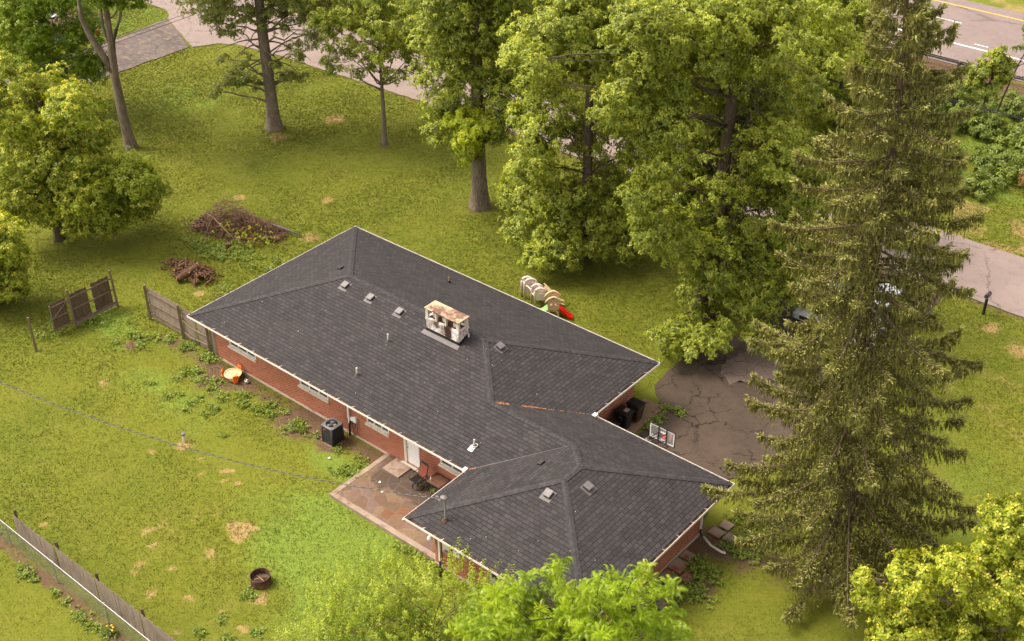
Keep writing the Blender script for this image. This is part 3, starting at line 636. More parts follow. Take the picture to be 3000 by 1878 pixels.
for x in (cx0+.35, cx0+.95, cx1-.42): MB().ring((x, 5.46, 0), .11, .16, 5.05, 5.32, 16).cyl((x, 5.46, 5.05), .105, .16, 12, 1).build('flue', [MT['grime'], MT['black']], chim)
mb = MB(); zf = HE+SL*cy0
mb.bx(cx0-.02, cx1+.02, cy0-.022, cy0-.002, zf-.12, zf+.17); mb.add([(cx1+.02, cy0-.02, zf-.05), (cx1+.02, cy1+.01, zf+.1), (cx1+.02, cy1+.01, zf+.38), (cx1+.02, cy0-.02, zf+.14), (cx1+.002, cy0-.02, zf+.14), (cx1+.002, cy1+.01, zf+.38)], [(0, 1, 2, 3), (3, 2, 5, 4)])
mb.add([(cx0-.02, cy0-.02, zf-.05), (cx0-.02, cy1+.01, zf+.1), (cx0-.02, cy1+.01, zf+.33), (cx0-.02, cy0-.02, zf+.14), (cx0-.002, cy0-.02, zf+.14), (cx0-.002, cy1+.01, zf+.33)], [(0, 1, 2, 3), (3, 2, 5, 4)])
mb.build('black_flashing', MT['black'], chim)
mb = MB(); mb.add([(cx0-.16, cy0-.02, zf+.02), (cx1+.08, cy0-.02, zf+.02), (cx1+.12, cy0-.26, zf-SL*.24+.016), (cx0-.16, cy0-.26, zf-SL*.24+.016)], [(0, 1, 2, 3)]); mb.build('apron_flashing', MT['flash'], chim)
MB().bx(cx1+.05, cx1+.10, cy1-.08, cy1-.03, 4.45, 4.72).build('bracket', MT['white'], chim)
# downspouts, wall boxes
def spout(pts, name='downspout', mat='trim', r=.04):
    mb = MB()
    for a, b in zip(pts, pts[1:]):
        a, b = Vector(a), Vector(b); t = (b-a); R = t.to_track_quat('Z', 'Y').to_matrix(); mb.box((a+b)/2, (r*2.2, r*1.7, t.length+.05), rot=R)
    return mb.build(name, MT[mat], house)
spout([(10.86, .07, 2.56), (10.86, .80, 2.30), (10.86, .80, .72)]); MB().tube([(10.93, .80, .85), (10.90, .76, .5), (10.93, .72, .02)], .05, 10).build('drain_hose', MT['black'], house, smooth=True)
spout([(20.22, Y2+.07, 2.56), (20.22, yw0-.07, 2.38), (20.22, yw0-.07, .30)]); MB().tube([(20.22, yw0-.08, .38), (20.3, yw0-.12, .08), (20.6, yw0-.5, .05)], .05, 10).build('drain_hose', MT['black'], house, smooth=True)
spout([(L2-.07, 5.55, 2.56), (xw1+.07, 5.6, 2.36), (xw1+.07, 5.6, .34)])
MB().tube([(xw1+.08, 5.6, .40), (xw1+.10, 5.58, .14), (xw1+.32, 5.5, .10)], [.055, .06, .055], 10).build('spout_elbow', MT['black'], house, smooth=True)
MB().tube([(xw1+.28, 5.52, .11), (xw1+.8, 5.3, .08), (xw1+1.35, 5.25, .08), (xw1+1.55, 5.30, .08)], .055, 10).build('drain_pipe', MT['grime'], house, smooth=True)
spout([(L_-.07, Y1+.12, 2.56), (xb+.07, Y1+.10, 2.35), (xb+.07, Y1+.1, .3)])
mb = MB(); mb.bx(10.98, 11.15, OV-.10, OV-.002, .92, 1.12); mb.bx(11.17, 11.36, OV-.12, OV-.002, .93, 1.22); mb.build('electric_box', MT['white'], house, bevel=.008)
mb = MB(); mb.tube([(11.05, OV-.05, .92), (11.1, OV-.12, .6), (11.2, OV-.1, .5), (11.3, OV-.1, .7), (11.2, OV-.06, .85)], .012, 6); mb.tube([(11.3, OV-.05, .93), (11.42, OV-.08, .6), (11.36, OV-.1, .3), (11.1, OV-.3, .06), (10.95, OV-.5, .06)], .012, 6); mb.build('wiring', MT['black'], house)
MB().tube([(11.45, OV-.03, 1.15), (11.46, OV-.03, .7)], .02, 6).build('conduit', MT['metal'], house)
mb = MB(); mb.bx(20.42, 20.80, yw0-.10, yw0-.002, 1.05, 1.62); mb.build('meter_panel', MT['cream'], house, bevel=.01)
MB().tube([(20.64, yw0-.09, 1.22), (20.64, yw0-.20, 1.22)], [.09, .085], 16).build('meter_dial', MT['metal'], house)
mb = MB(); mb.bx(21.05, 21.38, yw0-.11, yw0-.002, 1.22, 1.72); mb.build('breaker_panel', MT['white'], house, bevel=.01)
MB().tube([(20.40, yw0-.03, 2.3), (20.34, yw0-.04, 1.7), (20.40, yw0-.05, 1.3)], .018, 6).build('conduit', MT['grime'], house)
MB().sphere((19.76, -3.06, 1.42), .13, 16).tube([(19.88, -2.96, 1.42), (19.8, -3.02, 1.42)], .04, 8).build('globe_lamp', MT['white'], house, smooth=True)
MB().bx(18.7, 19.6, 7.0, 7.2, -1, -.9).build('buried_pipe', MT['metal'], house) if 0 else None
MB().tube([(20.16, 7.3, 1.1), (20.16, 7.3, 1.9)], .25, 4).build('wall_shutter', MT['black'], house) if 0 else None
MB().bx(xb+.002, xb+.05, 7.35, 8.05, 1.0, 2.1).build('dark_shutter', MT['black'], house)
# service mast on the wing roof
mast = MB(); mx, my = 20.68, -3.02; mz = HE+SL*min(my-Y2, mx-XG)
mast.cyl((mx, my, mz-.05), .052, 1.22, 12)
mo = mast.build('service_mast', MT['metal'], house)
MB().tube([(mx, my, mz-.02), (mx, my, mz+.1), (mx, my, mz+.12)], [.16, .075, .06], 14).build('rusty_boot', MT['rust'], mo)
MB().sphere((mx-.04, my, mz+1.20), .15, 14, sc=(1.2, .9, .55)).build('weather_head', MT['vent'], mo, smooth=True)
mb = MB()
for i in range(6):
    a = Vector((mx-.1, my-.02, mz+1.08)); b = a+Vector((-.25-.05*i, random.uniform(-.12, .1), random.uniform(-.28, .02))); mb.tube([a, (a+b)/2+Vector((0, 0, -.08)), b], .011, 5)
mb.build('splice_wires', MT['cable'], mo)
# ------------------------------------------------------------------ vegetation
# crown lobes per tree: (to the right, away, height, radius) in metres from the trunk's foot
LOBES = {
'TC':((19.44,20.95),[(-1.9,2.1,11.4,1.6),(-3.0,2.1,9.4,1.4),(-0.8,2.4,8.9,1.4),(1.8,2.8,7.1,1.4),(-2.3,2.2,7.4,1.3),(-0.5,2.3,11.1,1.2)]),
'TB':((19.44,20.95),[(-5.5,-3.3,17.2,1.5),(-5.0,-2.3,14.9,1.4),(-5.2,-2.4,12.9,1.3),(-4.6,-3.2,11.0,1.3),(-5.0,-2.6,9.2,1.2),(-4.4,-2.4,7.2,1.2),(-5.9,-3.3,18.1,1.4),(-6.8,-2.6,13.4,1.1),(-6.2,-3.2,15.0,1.2),(-4.3,-3.3,13.2,1.1),(-10.2,-2.4,14.7,0.9),(-11.0,-3.0,16.1,1.1)]),
'T13':((19.18,31.71),[(-0.9,0.9,8.5,1.8),(-1.8,0.1,6.3,1.8),(0.2,0.8,5.9,1.7),(-0.7,0.7,3.3,1.7),(0.7,0.0,3.7,1.3),(0.5,-0.2,8.9,1.3),(-2.7,0.2,10.8,1.7),(-0.9,-0.1,11.4,1.5),(-1.8,-0.7,1.8,1.1),(0.7,-0.5,1.7,1.2),(-1.5,0.7,13.0,1.7),(1.2,-1.0,6.8,1.2),(-2.9,-1.0,3.8,1.2)]),
'T1':((-16.22,2.72),[(-0.4,0.5,8.1,2.0),(2.7,-0.9,8.9,1.6),(-1.3,0.1,5.2,2.3),(1.3,-0.1,5.3,2.3),(2.8,-0.6,3.9,1.9),(2.1,2.0,5.8,1.6),(-1.2,-1.2,3.5,1.6),(-0.1,-0.3,2.8,1.6),(2.2,-1.2,2.1,1.4),(3.7,0.5,3.9,1.7),(5.6,-0.9,4.5,1.4),(3.3,-0.6,2.2,1.5),(4.6,1.0,1.8,1.2),(6.2,-0.7,3.6,0.8),(-1.1,0.2,9.9,1.7),(0.7,1.6,9.0,1.4)]),
'T2':((-34.50,11.50),[(2.2,-1.5,7.4,2.3),(1.6,-1.6,4.7,2.1),(4.5,-1.0,7.2,2.1),(5.5,1.0,6.2,1.4),(3.8,0.4,4.1,2.2),(5.9,-1.0,4.4,1.4),(6.0,-0.6,3.3,1.1),(3.5,-1.2,3.0,1.4),(2.6,-0.1,9.3,2.6),(6.1,-1.7,10.3,2.5),(-1.3,0.7,5.6,2.6)]),
'T3':((-23.20,13.00),[(-0.0,0.7,11.5,2.0),(1.6,0.8,11.0,1.5),(-1.1,0.4,12.3,1.9),(1.3,0.8,13.0,2.4),(1.0,-0.8,14.8,2.1),(1.0,-0.4,10.4,0.7),(1.9,0.8,10.1,0.6)]),
'T4':((-17.96,21.33),[(-4.0,1.1,8.5,1.4),(-1.8,-0.3,9.1,1.7),(-0.1,1.7,8.9,2.1),(2.2,0.5,9.1,1.8),(3.8,1.2,8.1,1.4),(-3.3,-0.8,10.7,2.2),(0.1,-1.2,12.2,2.6),(3.0,-0.2,11.6,2.5),(1.7,-1.4,14.7,2.6),(-1.9,-0.5,13.3,2.4),(4.2,1.8,10.0,2.1),(0.9,-0.6,8.1,1.1),(3.9,-1.9,7.4,0.9),(2.4,-1.7,6.4,0.8),(-2.6,-1.3,8.1,0.8),(-2.1,1.1,6.8,0.7)]),
'T5':((-10.20,24.49),[(-3.3,-0.4,9.3,1.3),(-2.1,-0.6,7.7,1.3),(-0.1,-1.2,7.6,1.5),(1.7,1.5,6.8,1.7),(2.9,-0.2,5.8,1.0),(0.7,-0.9,9.3,2.0),(-1.0,-1.3,6.2,0.9),(2.9,-1.4,9.3,1.5),(-1.0,-1.0,10.3,1.7),(1.3,0.5,10.6,1.8),(-2.8,-1.1,6.4,0.8),(1.2,-1.4,5.7,0.8)]),
'T6':((0.78,21.86),[(-1.9,-0.0,11.2,1.7),(-1.9,-0.6,9.3,1.6),(-2.2,1.2,6.3,1.2),(-2.4,-0.9,5.5,0.9),(0.1,0.1,11.9,2.1),(0.0,0.7,9.0,1.9),(1.9,-0.2,11.2,1.7),(-1.2,1.2,5.9,1.2),(-0.0,-0.1,5.8,1.2),(-0.6,-0.6,4.5,1.0),(2.9,-0.2,9.1,1.6),(2.0,-1.1,8.0,1.3),(1.0,-0.2,6.7,1.5),(-1.8,-0.6,13.4,1.7),(0.5,0.9,13.8,2.1),(2.7,0.8,12.7,1.8),(-0.6,-0.0,15.7,2.1),(2.1,-1.1,16.1,1.9),(1.6,-0.6,5.3,0.9)]),
'T7':((9.60,21.04),[(-2.0,-0.8,12.0,1.4),(-0.2,-0.9,13.2,1.8),(1.2,-0.8,11.8,1.5),(-1.5,1.2,8.7,1.5),(-2.7,-1.1,8.4,1.1),(-3.1,-1.4,6.9,1.4),(0.4,1.4,7.2,1.5),(2.0,0.2,9.1,1.4),(-3.0,1.6,3.4,1.7),(-1.1,-0.3,4.6,1.6),(0.9,1.3,4.2,1.7),(-3.0,-0.0,2.0,1.6),(-1.5,-2.1,1.9,1.4),(0.1,-0.7,1.9,1.5),(1.4,-0.0,3.1,1.6),(-2.7,-2.2,1.5,0.9),(-1.5,-0.9,14.8,1.9),(0.9,1.2,14.0,1.8),(-0.6,1.3,16.3,2.1),(2.9,1.3,4.6,1.5),(2.5,-0.5,12.8,1.6),(3.0,0.5,9.6,1.8),(3.3,0.9,6.7,1.6),(3.2,0.5,2.8,1.5),(2.6,-1.3,1.6,1.0),(2.5,0.1,14.6,1.8),(-3.1,0.5,13.2,1.4),(-3.6,0.6,9.0,1.0)]),
'T8':((19.44,20.95),[(-2.3,-0.8,15.7,1.8),(-0.1,1.6,13.4,1.9),(-3.5,1.7,14.1,1.5),(0.2,-1.6,16.4,1.6),(2.0,1.7,12.6,1.7),(0.5,1.7,10.8,1.9),(-0.3,0.6,8.6,1.9),(1.3,-1.7,10.9,1.7),(-3.5,1.5,7.0,1.7),(2.5,-1.4,8.5,1.4),(-1.6,1.7,6.0,2.0),(0.6,0.6,6.2,2.0),(-3.4,-1.6,5.9,1.5),(-1.1,-1.2,4.4,1.7),(1.6,0.5,3.8,1.5),(3.2,0.2,4.8,1.3),(-1.4,-0.1,1.6,1.1),(-2.9,-3.2,1.5,0.9),(-1.4,-3.8,1.7,1.1),(-2.4,-4.7,1.3,0.6),(-3.9,-4.3,1.4,0.7),(0.9,-1.8,2.5,1.2),(2.6,-0.2,1.6,1.1),(-2.2,-1.4,17.7,1.9),(0.6,1.1,17.3,1.8),(-4.1,1.0,16.3,1.5),(-0.6,1.4,18.7,1.9),(1.1,-3.9,1.5,0.9),(4.4,1.4,5.3,1.4),(4.2,-1.1,4.3,1.1),(3.8,0.6,1.8,1.0),(3.2,-0.6,8.8,1.4)]),
'T9':((39.60,5.30),[(-3.9,0.5,4.4,0.8),(-2.6,-0.0,5.5,0.9),(-1.8,-1.1,6.9,0.7),(-0.5,-0.1,7.1,0.6),(0.3,0.1,7.8,1.0),(0.4,-0.4,5.8,1.4),(-2.7,-0.1,3.4,1.2),(-0.6,0.7,2.8,1.5),(0.7,-1.0,3.7,1.5),(-2.7,-0.4,2.1,1.1),(-0.8,-0.9,1.9,1.5),(1.5,-0.1,6.4,1.3),(1.3,-1.9,1.9,1.5),(-4.4,0.2,5.3,0.3),(-2.2,-1.6,1.7,1.1)]),
'T12':((-12.90,-4.40),[(2.0,-0.1,4.5,1.3),(1.8,0.3,2.5,1.1),(0.5,0.3,1.7,1.7),(2.0,-0.4,1.7,0.8),(0.7,0.4,4.2,1.8),(2.8,-0.3,3.7,0.6)]),
'T11':((24.00,-6.60),[(-2.7,0.7,3.7,0.8),(-3.9,0.6,2.3,1.1),(-1.8,0.7,1.9,1.3),(-0.1,-0.9,5.4,0.7),(1.0,-0.5,4.6,0.6),(0.3,0.8,1.8,1.2),(-4.3,-1.2,3.1,0.8),(-2.5,-0.0,1.2,1.4),(-1.0,0.3,0.9,1.3),(1.8,-1.1,4.5,0.6),(-1.9,0.7,3.8,0.5),(-4.1,0.4,0.7,1.1),(1.5,0.2,1.5,1.1),(-5.2,0.1,1.1,0.7)]),
'T10':((29.80,-5.40),[(-3.0,0.9,4.8,1.0),(-1.7,0.9,5.3,1.0),(-1.7,0.8,6.6,0.5),(-1.6,0.2,4.4,1.2),(0.2,-1.0,8.6,0.5),(-0.6,-0.5,7.0,0.8),(0.1,-1.1,6.8,1.1),(1.6,-1.0,8.6,0.5),(1.6,-0.9,6.8,1.0),(2.6,-0.4,5.4,0.7),(-3.7,-0.5,5.4,0.7),(-2.8,-1.1,5.6,1.0),(-0.3,1.0,2.8,1.2),(1.5,0.3,3.6,1.2),(-1.2,-0.6,8.6,0.3),(2.1,-1.3,8.2,0.5),(-3.7,0.7,3.1,0.7),(-4.0,0.7,5.0,0.7),(-3.1,-1.0,7.8,0.5),(-4.3,-0.1,5.0,0.6),(-2.3,1.0,6.0,0.5),(1.2,1.1,5.8,0.6),(3.3,0.3,4.1,0.5),(-0.5,0.5,4.6,1.1),(0.6,0.7,5.9,0.7),(-1.1,1.0,5.0,1.0),(1.6,0.1,4.8,0.8)]),
}
def tmpl_sprig(n=9, l=.17, wd=.075, droop=.55, seed=0):
    """a tuft of leaves radiating from a shoot tip; +z is the shoot direction"""
    r = np.random.default_rng(seed); V = []; T = []
    for i in range(n):
        a = 2*np.pi*i/n*1.618*2+r.normal(0, .2); inner = i < n*.34
        el = (.75 if inner else .15)+r.normal(0, .15); ll = l*(.8 if inner else 1.0)*r.uniform(.8, 1.2)
        d = np.array([np.cos(a)*np.cos(el), np.sin(a)*np.cos(el), np.sin(el)]); s = np.array([-np.sin(a), np.cos(a), r.normal(0, .35)]); s /= np.linalg.norm(s)
        p0 = d*ll*.12+np.array([0, 0, r.uniform(-.06, .04)]); p1 = p0+d*ll*.5; p2 = p0+d*ll+np.array([0, 0, -droop*ll])
        V.append([p0, p1+s*wd*.5, p2, p1-s*wd*.5]); T.append([0, 1. if inner else 0, 0])
    return np.array(V), np.array(T)
def tmpl_rosette(nf=8, L=.55, seed=1):
    """shoot tip with long feathery compound leaves that arch over"""
    r = np.random.default_rng(seed); V = []; T = []
    for i in range(nf):
        a = 2*np.pi*i/nf+r.normal(0, .25); el0 = r.uniform(.35, 1.0); ll = L*r.uniform(.7, 1.15); n = 13
        h = np.array([np.cos(a), np.sin(a), 0]); sd = np.array([-np.sin(a), np.cos(a), 0]); p = np.array([0, 0, r.uniform(-.2, .05)])
        for k in range(n):
            t = (k+1)/n; el = el0-2.0*t*t; d = h*np.cos(el)+np.array([0, 0, np.sin(el)]); p = p+d*ll/n
            wl = .10*math.sin(math.pi*min(1, .25+t*.75))+.03
            for s in (-1, 1):
                q = p+sd*s*wl+d*.02+np.array([0, 0, -wl*.75]); m = (p+q)/2; V.append([p, m+d*.017, q, m-d*.017]); T.append([t, .9*(1-t)**2 if i % 2 else .3, 0])
    return np.array(V), np.array(T)
def tmpl_shoot(n=26, L=.9, seed=2):
    """upright wand with pairs of narrow leaves"""
    r = np.random.default_rng(seed); V = []; T = []
    for k in range(n):
        t = k/n; a = k*2.4; z = t*L; ll = .13*(1.15-.5*t)*r.uniform(.8, 1.2); el = .25+r.normal(0, .2)
        d = np.array([np.cos(a)*np.cos(el), np.sin(a)*np.cos(el), np.sin(el)]); s = np.array([-np.sin(a), np.cos(a), r.normal(0, .3)]); p0 = np.array([0, 0, z]); p1 = p0+d*ll*.5; p2 = p0+d*ll-np.array([0, 0, ll*.45])
        V.append([p0, p1+s*.024, p2, p1-s*.024]); T.append([0, t*.5, 0])
    return np.array(V), np.array(T)
SPRIGS = [tmpl_sprig(seed=i) for i in range(4)]
def frames(N, spin):
    """rotation matrices with z along N (n,3), random spin"""
    N = N/np.linalg.norm(N, axis=1, keepdims=True); a = np.where(np.abs(N[:, 2:3]) < .95, np.array([[0, 0, 1.]]), np.array([[1., 0, 0]]))
    X = np.cross(a, N); X /= np.linalg.norm(X, axis=1, keepdims=True); Y = np.cross(N, X); c, s = np.cos(spin)[:, None], np.sin(spin)[:, None]
    return np.stack([X*c+Y*s, -X*s+Y*c, N], 2)
LS = 1.12
def scatter(P, N, tmpls, scale, rng, tone, tip=0., org=np.zeros(3)):
    """place templates at P with axis N; tone = clump lightness per instance -> quads + tint"""
    VV = []; TT = []; which = rng.integers(0, len(tmpls), len(P)); R = frames(N, rng.uniform(0, 6.28, len(P))); sc = LS*scale*rng.uniform(.75, 1.25, len(P))
    for w_, (V, T) in enumerate(tmpls):
        m = which == w_
        if not m.any(): continue
        Q = np.einsum('nij,lvj->nlvi', R[m], V)*sc[m][:, None, None, None]+P[m][:, None, None, :]
        t = np.zeros((m.sum(), len(V), 4)); t[..., 0] = np.clip(tone[m][:, None]+rng.normal(0, .16, (m.sum(), len(V))), 0, 1)
        t[..., 1] = T[None, :, 1]*(tip[m][:, None] if hasattr(tip, '__len__') else tip); t[..., 2] = rng.random((m.sum(), len(V))); t[..., 3] = 1
        VV.append(Q.reshape(-1, 3)); TT.append(np.repeat(t.reshape(-1, 4), 4, 0))
    return np.concatenate(VV)-org, np.concatenate(TT)
def leafobj(name, V, T, mat, parent=None):
    me = npmesh(name, V, np.arange(len(V)).reshape(-1, 4)); a = me.color_attributes.new('tint', 'FLOAT_COLOR', 'POINT'); a.data.foreach_set('color', T.astype(np.float32).ravel())
    me.materials.append(mat); o = bpy.data.objects.new(name, me); COL.objects.link(o)
    if parent: o.parent = parent
    return o
DK, RK = 1.5, 1.15
def crown_points(lobes, rng, dens=10., csz=.55, per=12, flat=.45, inner=.35, up=.5):
    """sprig positions: clumps spread over each lobe, denser and lighter above"""
    P = []; N = []; tone = []; tips = []; clumps = []
    for (cx, cy, cz, r) in lobes:
        n = max(3, int(DK*dens*(r*RK)**2)); r = r*RK; d = rng.normal(size=(n, 3)); d /= np.linalg.norm(d, axis=1, keepdims=True); d[:, 2] = d[:, 2]*.8+.12
        lt = rng.normal(0, .16); rr = r*(inner+(1-inner)*rng.random(n)**.45); c = np.array([cx, cy, cz])+d*rr[:, None]; s = csz*rng.uniform(.65, 1.3, n)*min(1, .45+r*.4)
        m = per+0*n; k = np.repeat(np.arange(n), m); g = rng.normal(size=(n*m, 3))*.5; g /= np.maximum(1, np.linalg.norm(g, axis=1, keepdims=True))
        q = c[k]+g*np.array([1, 1, flat])*s[k][:, None]; rad2 = (g[:, 0]**2+g[:, 1]**2); q[:, 2] -= rad2*s[k]*.45
        nn = d[k]*.55+g*np.array([.7, .7, .3])+np.array([0, 0, up])+rng.normal(size=(n*m, 3))*.18
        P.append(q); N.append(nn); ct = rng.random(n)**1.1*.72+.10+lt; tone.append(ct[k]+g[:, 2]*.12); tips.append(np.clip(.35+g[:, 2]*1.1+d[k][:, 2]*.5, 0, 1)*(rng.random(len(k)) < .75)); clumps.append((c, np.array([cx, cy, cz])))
    return np.concatenate(P), np.concatenate(N), np.clip(np.concatenate(tone), 0, 1), np.concatenate(tips), clumps
def bend(a, b, sag, n=5, j=.1, rr=random):
    a, b = Vector(a), Vector(b); L = (b-a).length
    return [a.lerp(b, t/n)+Vector((rr.uniform(-j, j), rr.uniform(-j, j), rr.uniform(-j, j)))*(0 if t in (0, n) else L*.12)+Vector((0, 0, sag*math.sin(math.pi*t/n))) for t in range(n+1)]
def trunk_mesh(path, r0, r1, flare=1.5):
    """tapered trunk with a root flare; path = points from the ground up"""
    mb = MB(); pts = []; rs = []; path = [Vector(p) for p in path]; L = sum((b-a).length for a, b in zip(path, path[1:])); acc = 0
    for i, (a, b) in enumerate(zip(path, path[1:])):
        n = 6 if i == 0 else 4
        for k in range(n):
            t = k/n; p = a.lerp(b, t); h = acc+(b-a).length*t; f = h/L; pts.append(p); rs.append((r0+(r1-r0)*f)*(1+(flare-1)*math.exp(-h/(r0*1.6))))
        acc += (b-a).length
    pts.append(path[-1]); rs.append(r1); pts.insert(0, path[0]-Vector((0, 0, .25))); rs.insert(0, rs[0]*1.12); mb.tube(pts, rs, 14)
    # uneven girth
    for i, v in enumerate(mb.v):
        k = (i//14); c = pts[min(k, len(pts)-1)]; a = math.atan2(v[1]-c.y, v[0]-c.x); f = 1+.07*math.sin(3*a+k*.3)+.05*math.sin(7*a)+(.12*math.sin(5*a+1) if k < 4 else 0); mb.v[i] = (c.x+(v[0]-c.x)*f, c.y+(v[1]-c.y)*f, v[2])
    return mb
def world(base, l): p = np.array([base[0], base[1], 0])+RV*l[0]+FV*l[1]; return (p[0], p[1], l[2], l[3])
def tree(key, name, label, trunkpath, r0, r1, mat, bark='bark', dens=10, csz=.55, per=12, scale=1., tmpls=None, group=None, tip=1., flare=1.5, twigs=4, cat='tree', base=None, tipfn=None, lobes=None, limb=.07, extra=None, shootup=.5, inner=.35, limbs=True, tonefn=None):
    base, L = LOBES[key] if key else (base, lobes); lb = [world(base, l) for l in L]; rng = np.random.default_rng(sum(map(ord, name+label)))
    org = (base[0], base[1], 0); t = thing(name, label, cat, org, group)
    tp = [Vector((*world(base, (p[0], p[1], p[2], 0))[:3],)) for p in trunkpath]; mb = trunk_mesh(tp, r0, r1, flare); mb.build('trunk', MT[bark], t, smooth=True)
    P, N, tone, tips, clumps = crown_points(lb, rng, dens, csz, per, inner=inner, up=shootup)
    rr = random.Random(5); mb = MB(); tops = tp[len(tp)//2:] if len(tp) > 2 else tp[1:]
    if limbs:
        for (c, cen) in clumps:
            cc = Vector(cen); hs = [tp[0].lerp(tp[-1], 1)]; best = None
            for a, b in zip(tp, tp[1:]):
                for k in range(6):
                    q = a.lerp(b, k/5)
                    if q.z < cc.z-.25*(cc-q).length or (best is None): 
                        sc_ = (q-cc).length+max(0, q.z-cc.z)*2
                        if best is None or sc_ < best[0]: best = (sc_, q)
            q = best[1]; pts = bend(q, cc, .15*(cc-q).length*.6, 5, .5, rr); n = len(pts); mb.tube(pts, [limb*(1-.7*i/(n-1)) for i in range(n)], 6)
            for i in range(min(twigs, len(c))):
                e_ = Vector(c[rr.randrange(len(c))]); st = pts[rr.randrange(2, n)]; pp = bend(st, e_, .1, 3, .5, rr); mb.tube(pp, [limb*.35, limb*.25, limb*.18, limb*.1], 4)
    if extra: extra(mb, tp, rr)
    if mb.v: mb.build('limbs', MT[bark], t, smooth=True)
    if tipfn is not None: tips = tips*tipfn(P)
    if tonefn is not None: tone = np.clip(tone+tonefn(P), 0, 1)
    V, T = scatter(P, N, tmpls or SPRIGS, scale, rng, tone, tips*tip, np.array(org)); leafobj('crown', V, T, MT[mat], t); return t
MT['oak'] = mat_leaf('oak_leaves', (.090, .125, .010), (.350, .405, .042), (.70, .68, .09), .36)
MT['oakgold'] = mat_leaf('golden_leaves', (.30, .38, .018), (.56, .64, .04), (.74, .70, .06), .4)
MT['maple'] = mat_leaf('maple_leaves', (.120, .165, .010), (.380, .440, .032), (.95, .80, .12), .40)
MT['darkmaple'] = mat_leaf('dark_maple_leaves', (.085, .150, .006), (.22, .31, .012), (.45, .46, .04), .38)
MT['ashleaf'] = mat_leaf('pin_oak_leaves', (.110, .140, .028), (.300, .330, .075), (.46, .45, .12), .36)
MT['bright'] = mat_leaf('bright_compound_leaves', (.09, .165, .006), (.33, .45, .016), (.66, .70, .06), .36, .4)
MT['shrub'] = mat_leaf('shrub_leaves', (.13, .195, .012), (.36, .43, .028), (.56, .58, .06), .38)
MT['far'] = mat_leaf('far_leaves', (.095, .130, .010), (.33, .385, .036), (.64, .62, .08), .36)
MT['thicket'] = mat_leaf('thicket_leaves', (.075, .115, .014), (.21, .26, .04), (.30, .34, .06), .3)
MT['rustleaf'] = mat_leaf('rust_leaves', (.11, .055, .015), (.26, .13, .04), (.34, .2, .06), .25)
MT['weed'] = mat_leaf('weed_leaves', (.080, .125, .014), (.185, .25, .03), (.34, .40, .06), .3)
MT['needle'] = mat_leaf('spruce_needles', (.080, .080, .022), (.245, .228, .062), (.39, .40, .11), .22, .6)
rgb = None
LOBES['T8'] = (LOBES['T8'][0], LOBES['T8'][1]+LOBES['TB'][1]+LOBES['TC'][1])
# trees on the lawn -------------------------------------------------------------
sx = lambda P, base: (P[:, 0]-base[0])*RV[0]+(P[:, 1]-base[1])*RV[1]
b1 = LOBES['T1'][0]
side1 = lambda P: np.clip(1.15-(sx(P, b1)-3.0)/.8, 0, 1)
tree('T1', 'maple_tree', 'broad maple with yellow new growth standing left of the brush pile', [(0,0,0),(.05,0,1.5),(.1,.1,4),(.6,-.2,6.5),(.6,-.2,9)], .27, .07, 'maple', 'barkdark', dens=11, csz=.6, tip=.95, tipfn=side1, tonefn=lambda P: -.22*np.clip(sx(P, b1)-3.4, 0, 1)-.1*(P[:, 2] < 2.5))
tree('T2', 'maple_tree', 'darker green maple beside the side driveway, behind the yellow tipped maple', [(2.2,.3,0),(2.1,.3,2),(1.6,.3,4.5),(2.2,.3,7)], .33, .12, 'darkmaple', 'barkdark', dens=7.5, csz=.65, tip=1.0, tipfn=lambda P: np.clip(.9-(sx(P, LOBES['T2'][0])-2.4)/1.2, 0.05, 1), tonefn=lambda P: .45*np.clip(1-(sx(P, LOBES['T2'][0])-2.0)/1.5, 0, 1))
def fork3(mb, tp, rr):
    q = lambda u, w_, z: Vector(world(LOBES['T3'][0], (u, w_, z, 0))[:3])
    mb.tube([q(-.25,0,5.6), q(-.75,.1,6.7), q(-1.35,.15,7.9), q(-1.7,.2,9.2), q(-1.6,.2,11)], [.25,.23,.20,.16,.1], 9)
    mb.tube([q(.05,.0,7.0), q(.35,.1,8.2), q(.9,.1,9.3), q(1.2,.1,11)], [.15,.12,.10,.07], 8)
    mb.tube([q(-.1,.0,7.4), q(-.4,.1,8.6), q(-.2,.1,10.8)], [.13,.1,.07], 8)
tree('T3', 'forked_tree', 'tall bare forked grey trunk standing between the maple and the lone oak', [(0,0,0),(-.15,0,2.5),(-.2,0,5.2),(-.05,0,7.5),(.15,0,11.5)], .36, .15, 'darkmaple', 'bark', dens=7, csz=.55, tip=.5, flare=1.35, extra=fork3, limb=.06)
def oak4(mb, tp, rr):
    q = lambda u, w_, z: Vector(world(LOBES['T4'][0], (u, w_, z, 0))[:3])
    for u, w_, z, z0 in ((3.6,.3,6.6,7.2),(4.2,.5,7.4,7.0),(3.2,-.8,5.3,6.4),(-2.6,-.5,5.0,6.2),(-3.4,-.8,3.4,5.2),(-1.8,-1.,3.8,5.0),(1.6,-.9,4.2,5.6),(2.3,.2,3.9,5.0),(-3.6,.6,5.4,6.6),(-1.5,.3,5.6,7.4),(2.4,.6,6.2,7.8)):
        p = bend(q(0,0,z0), q(u,w_,z), .35, 6, .3, rr); mb.tube(p, [.075,.06,.05,.038,.028,.018,.01], 6)
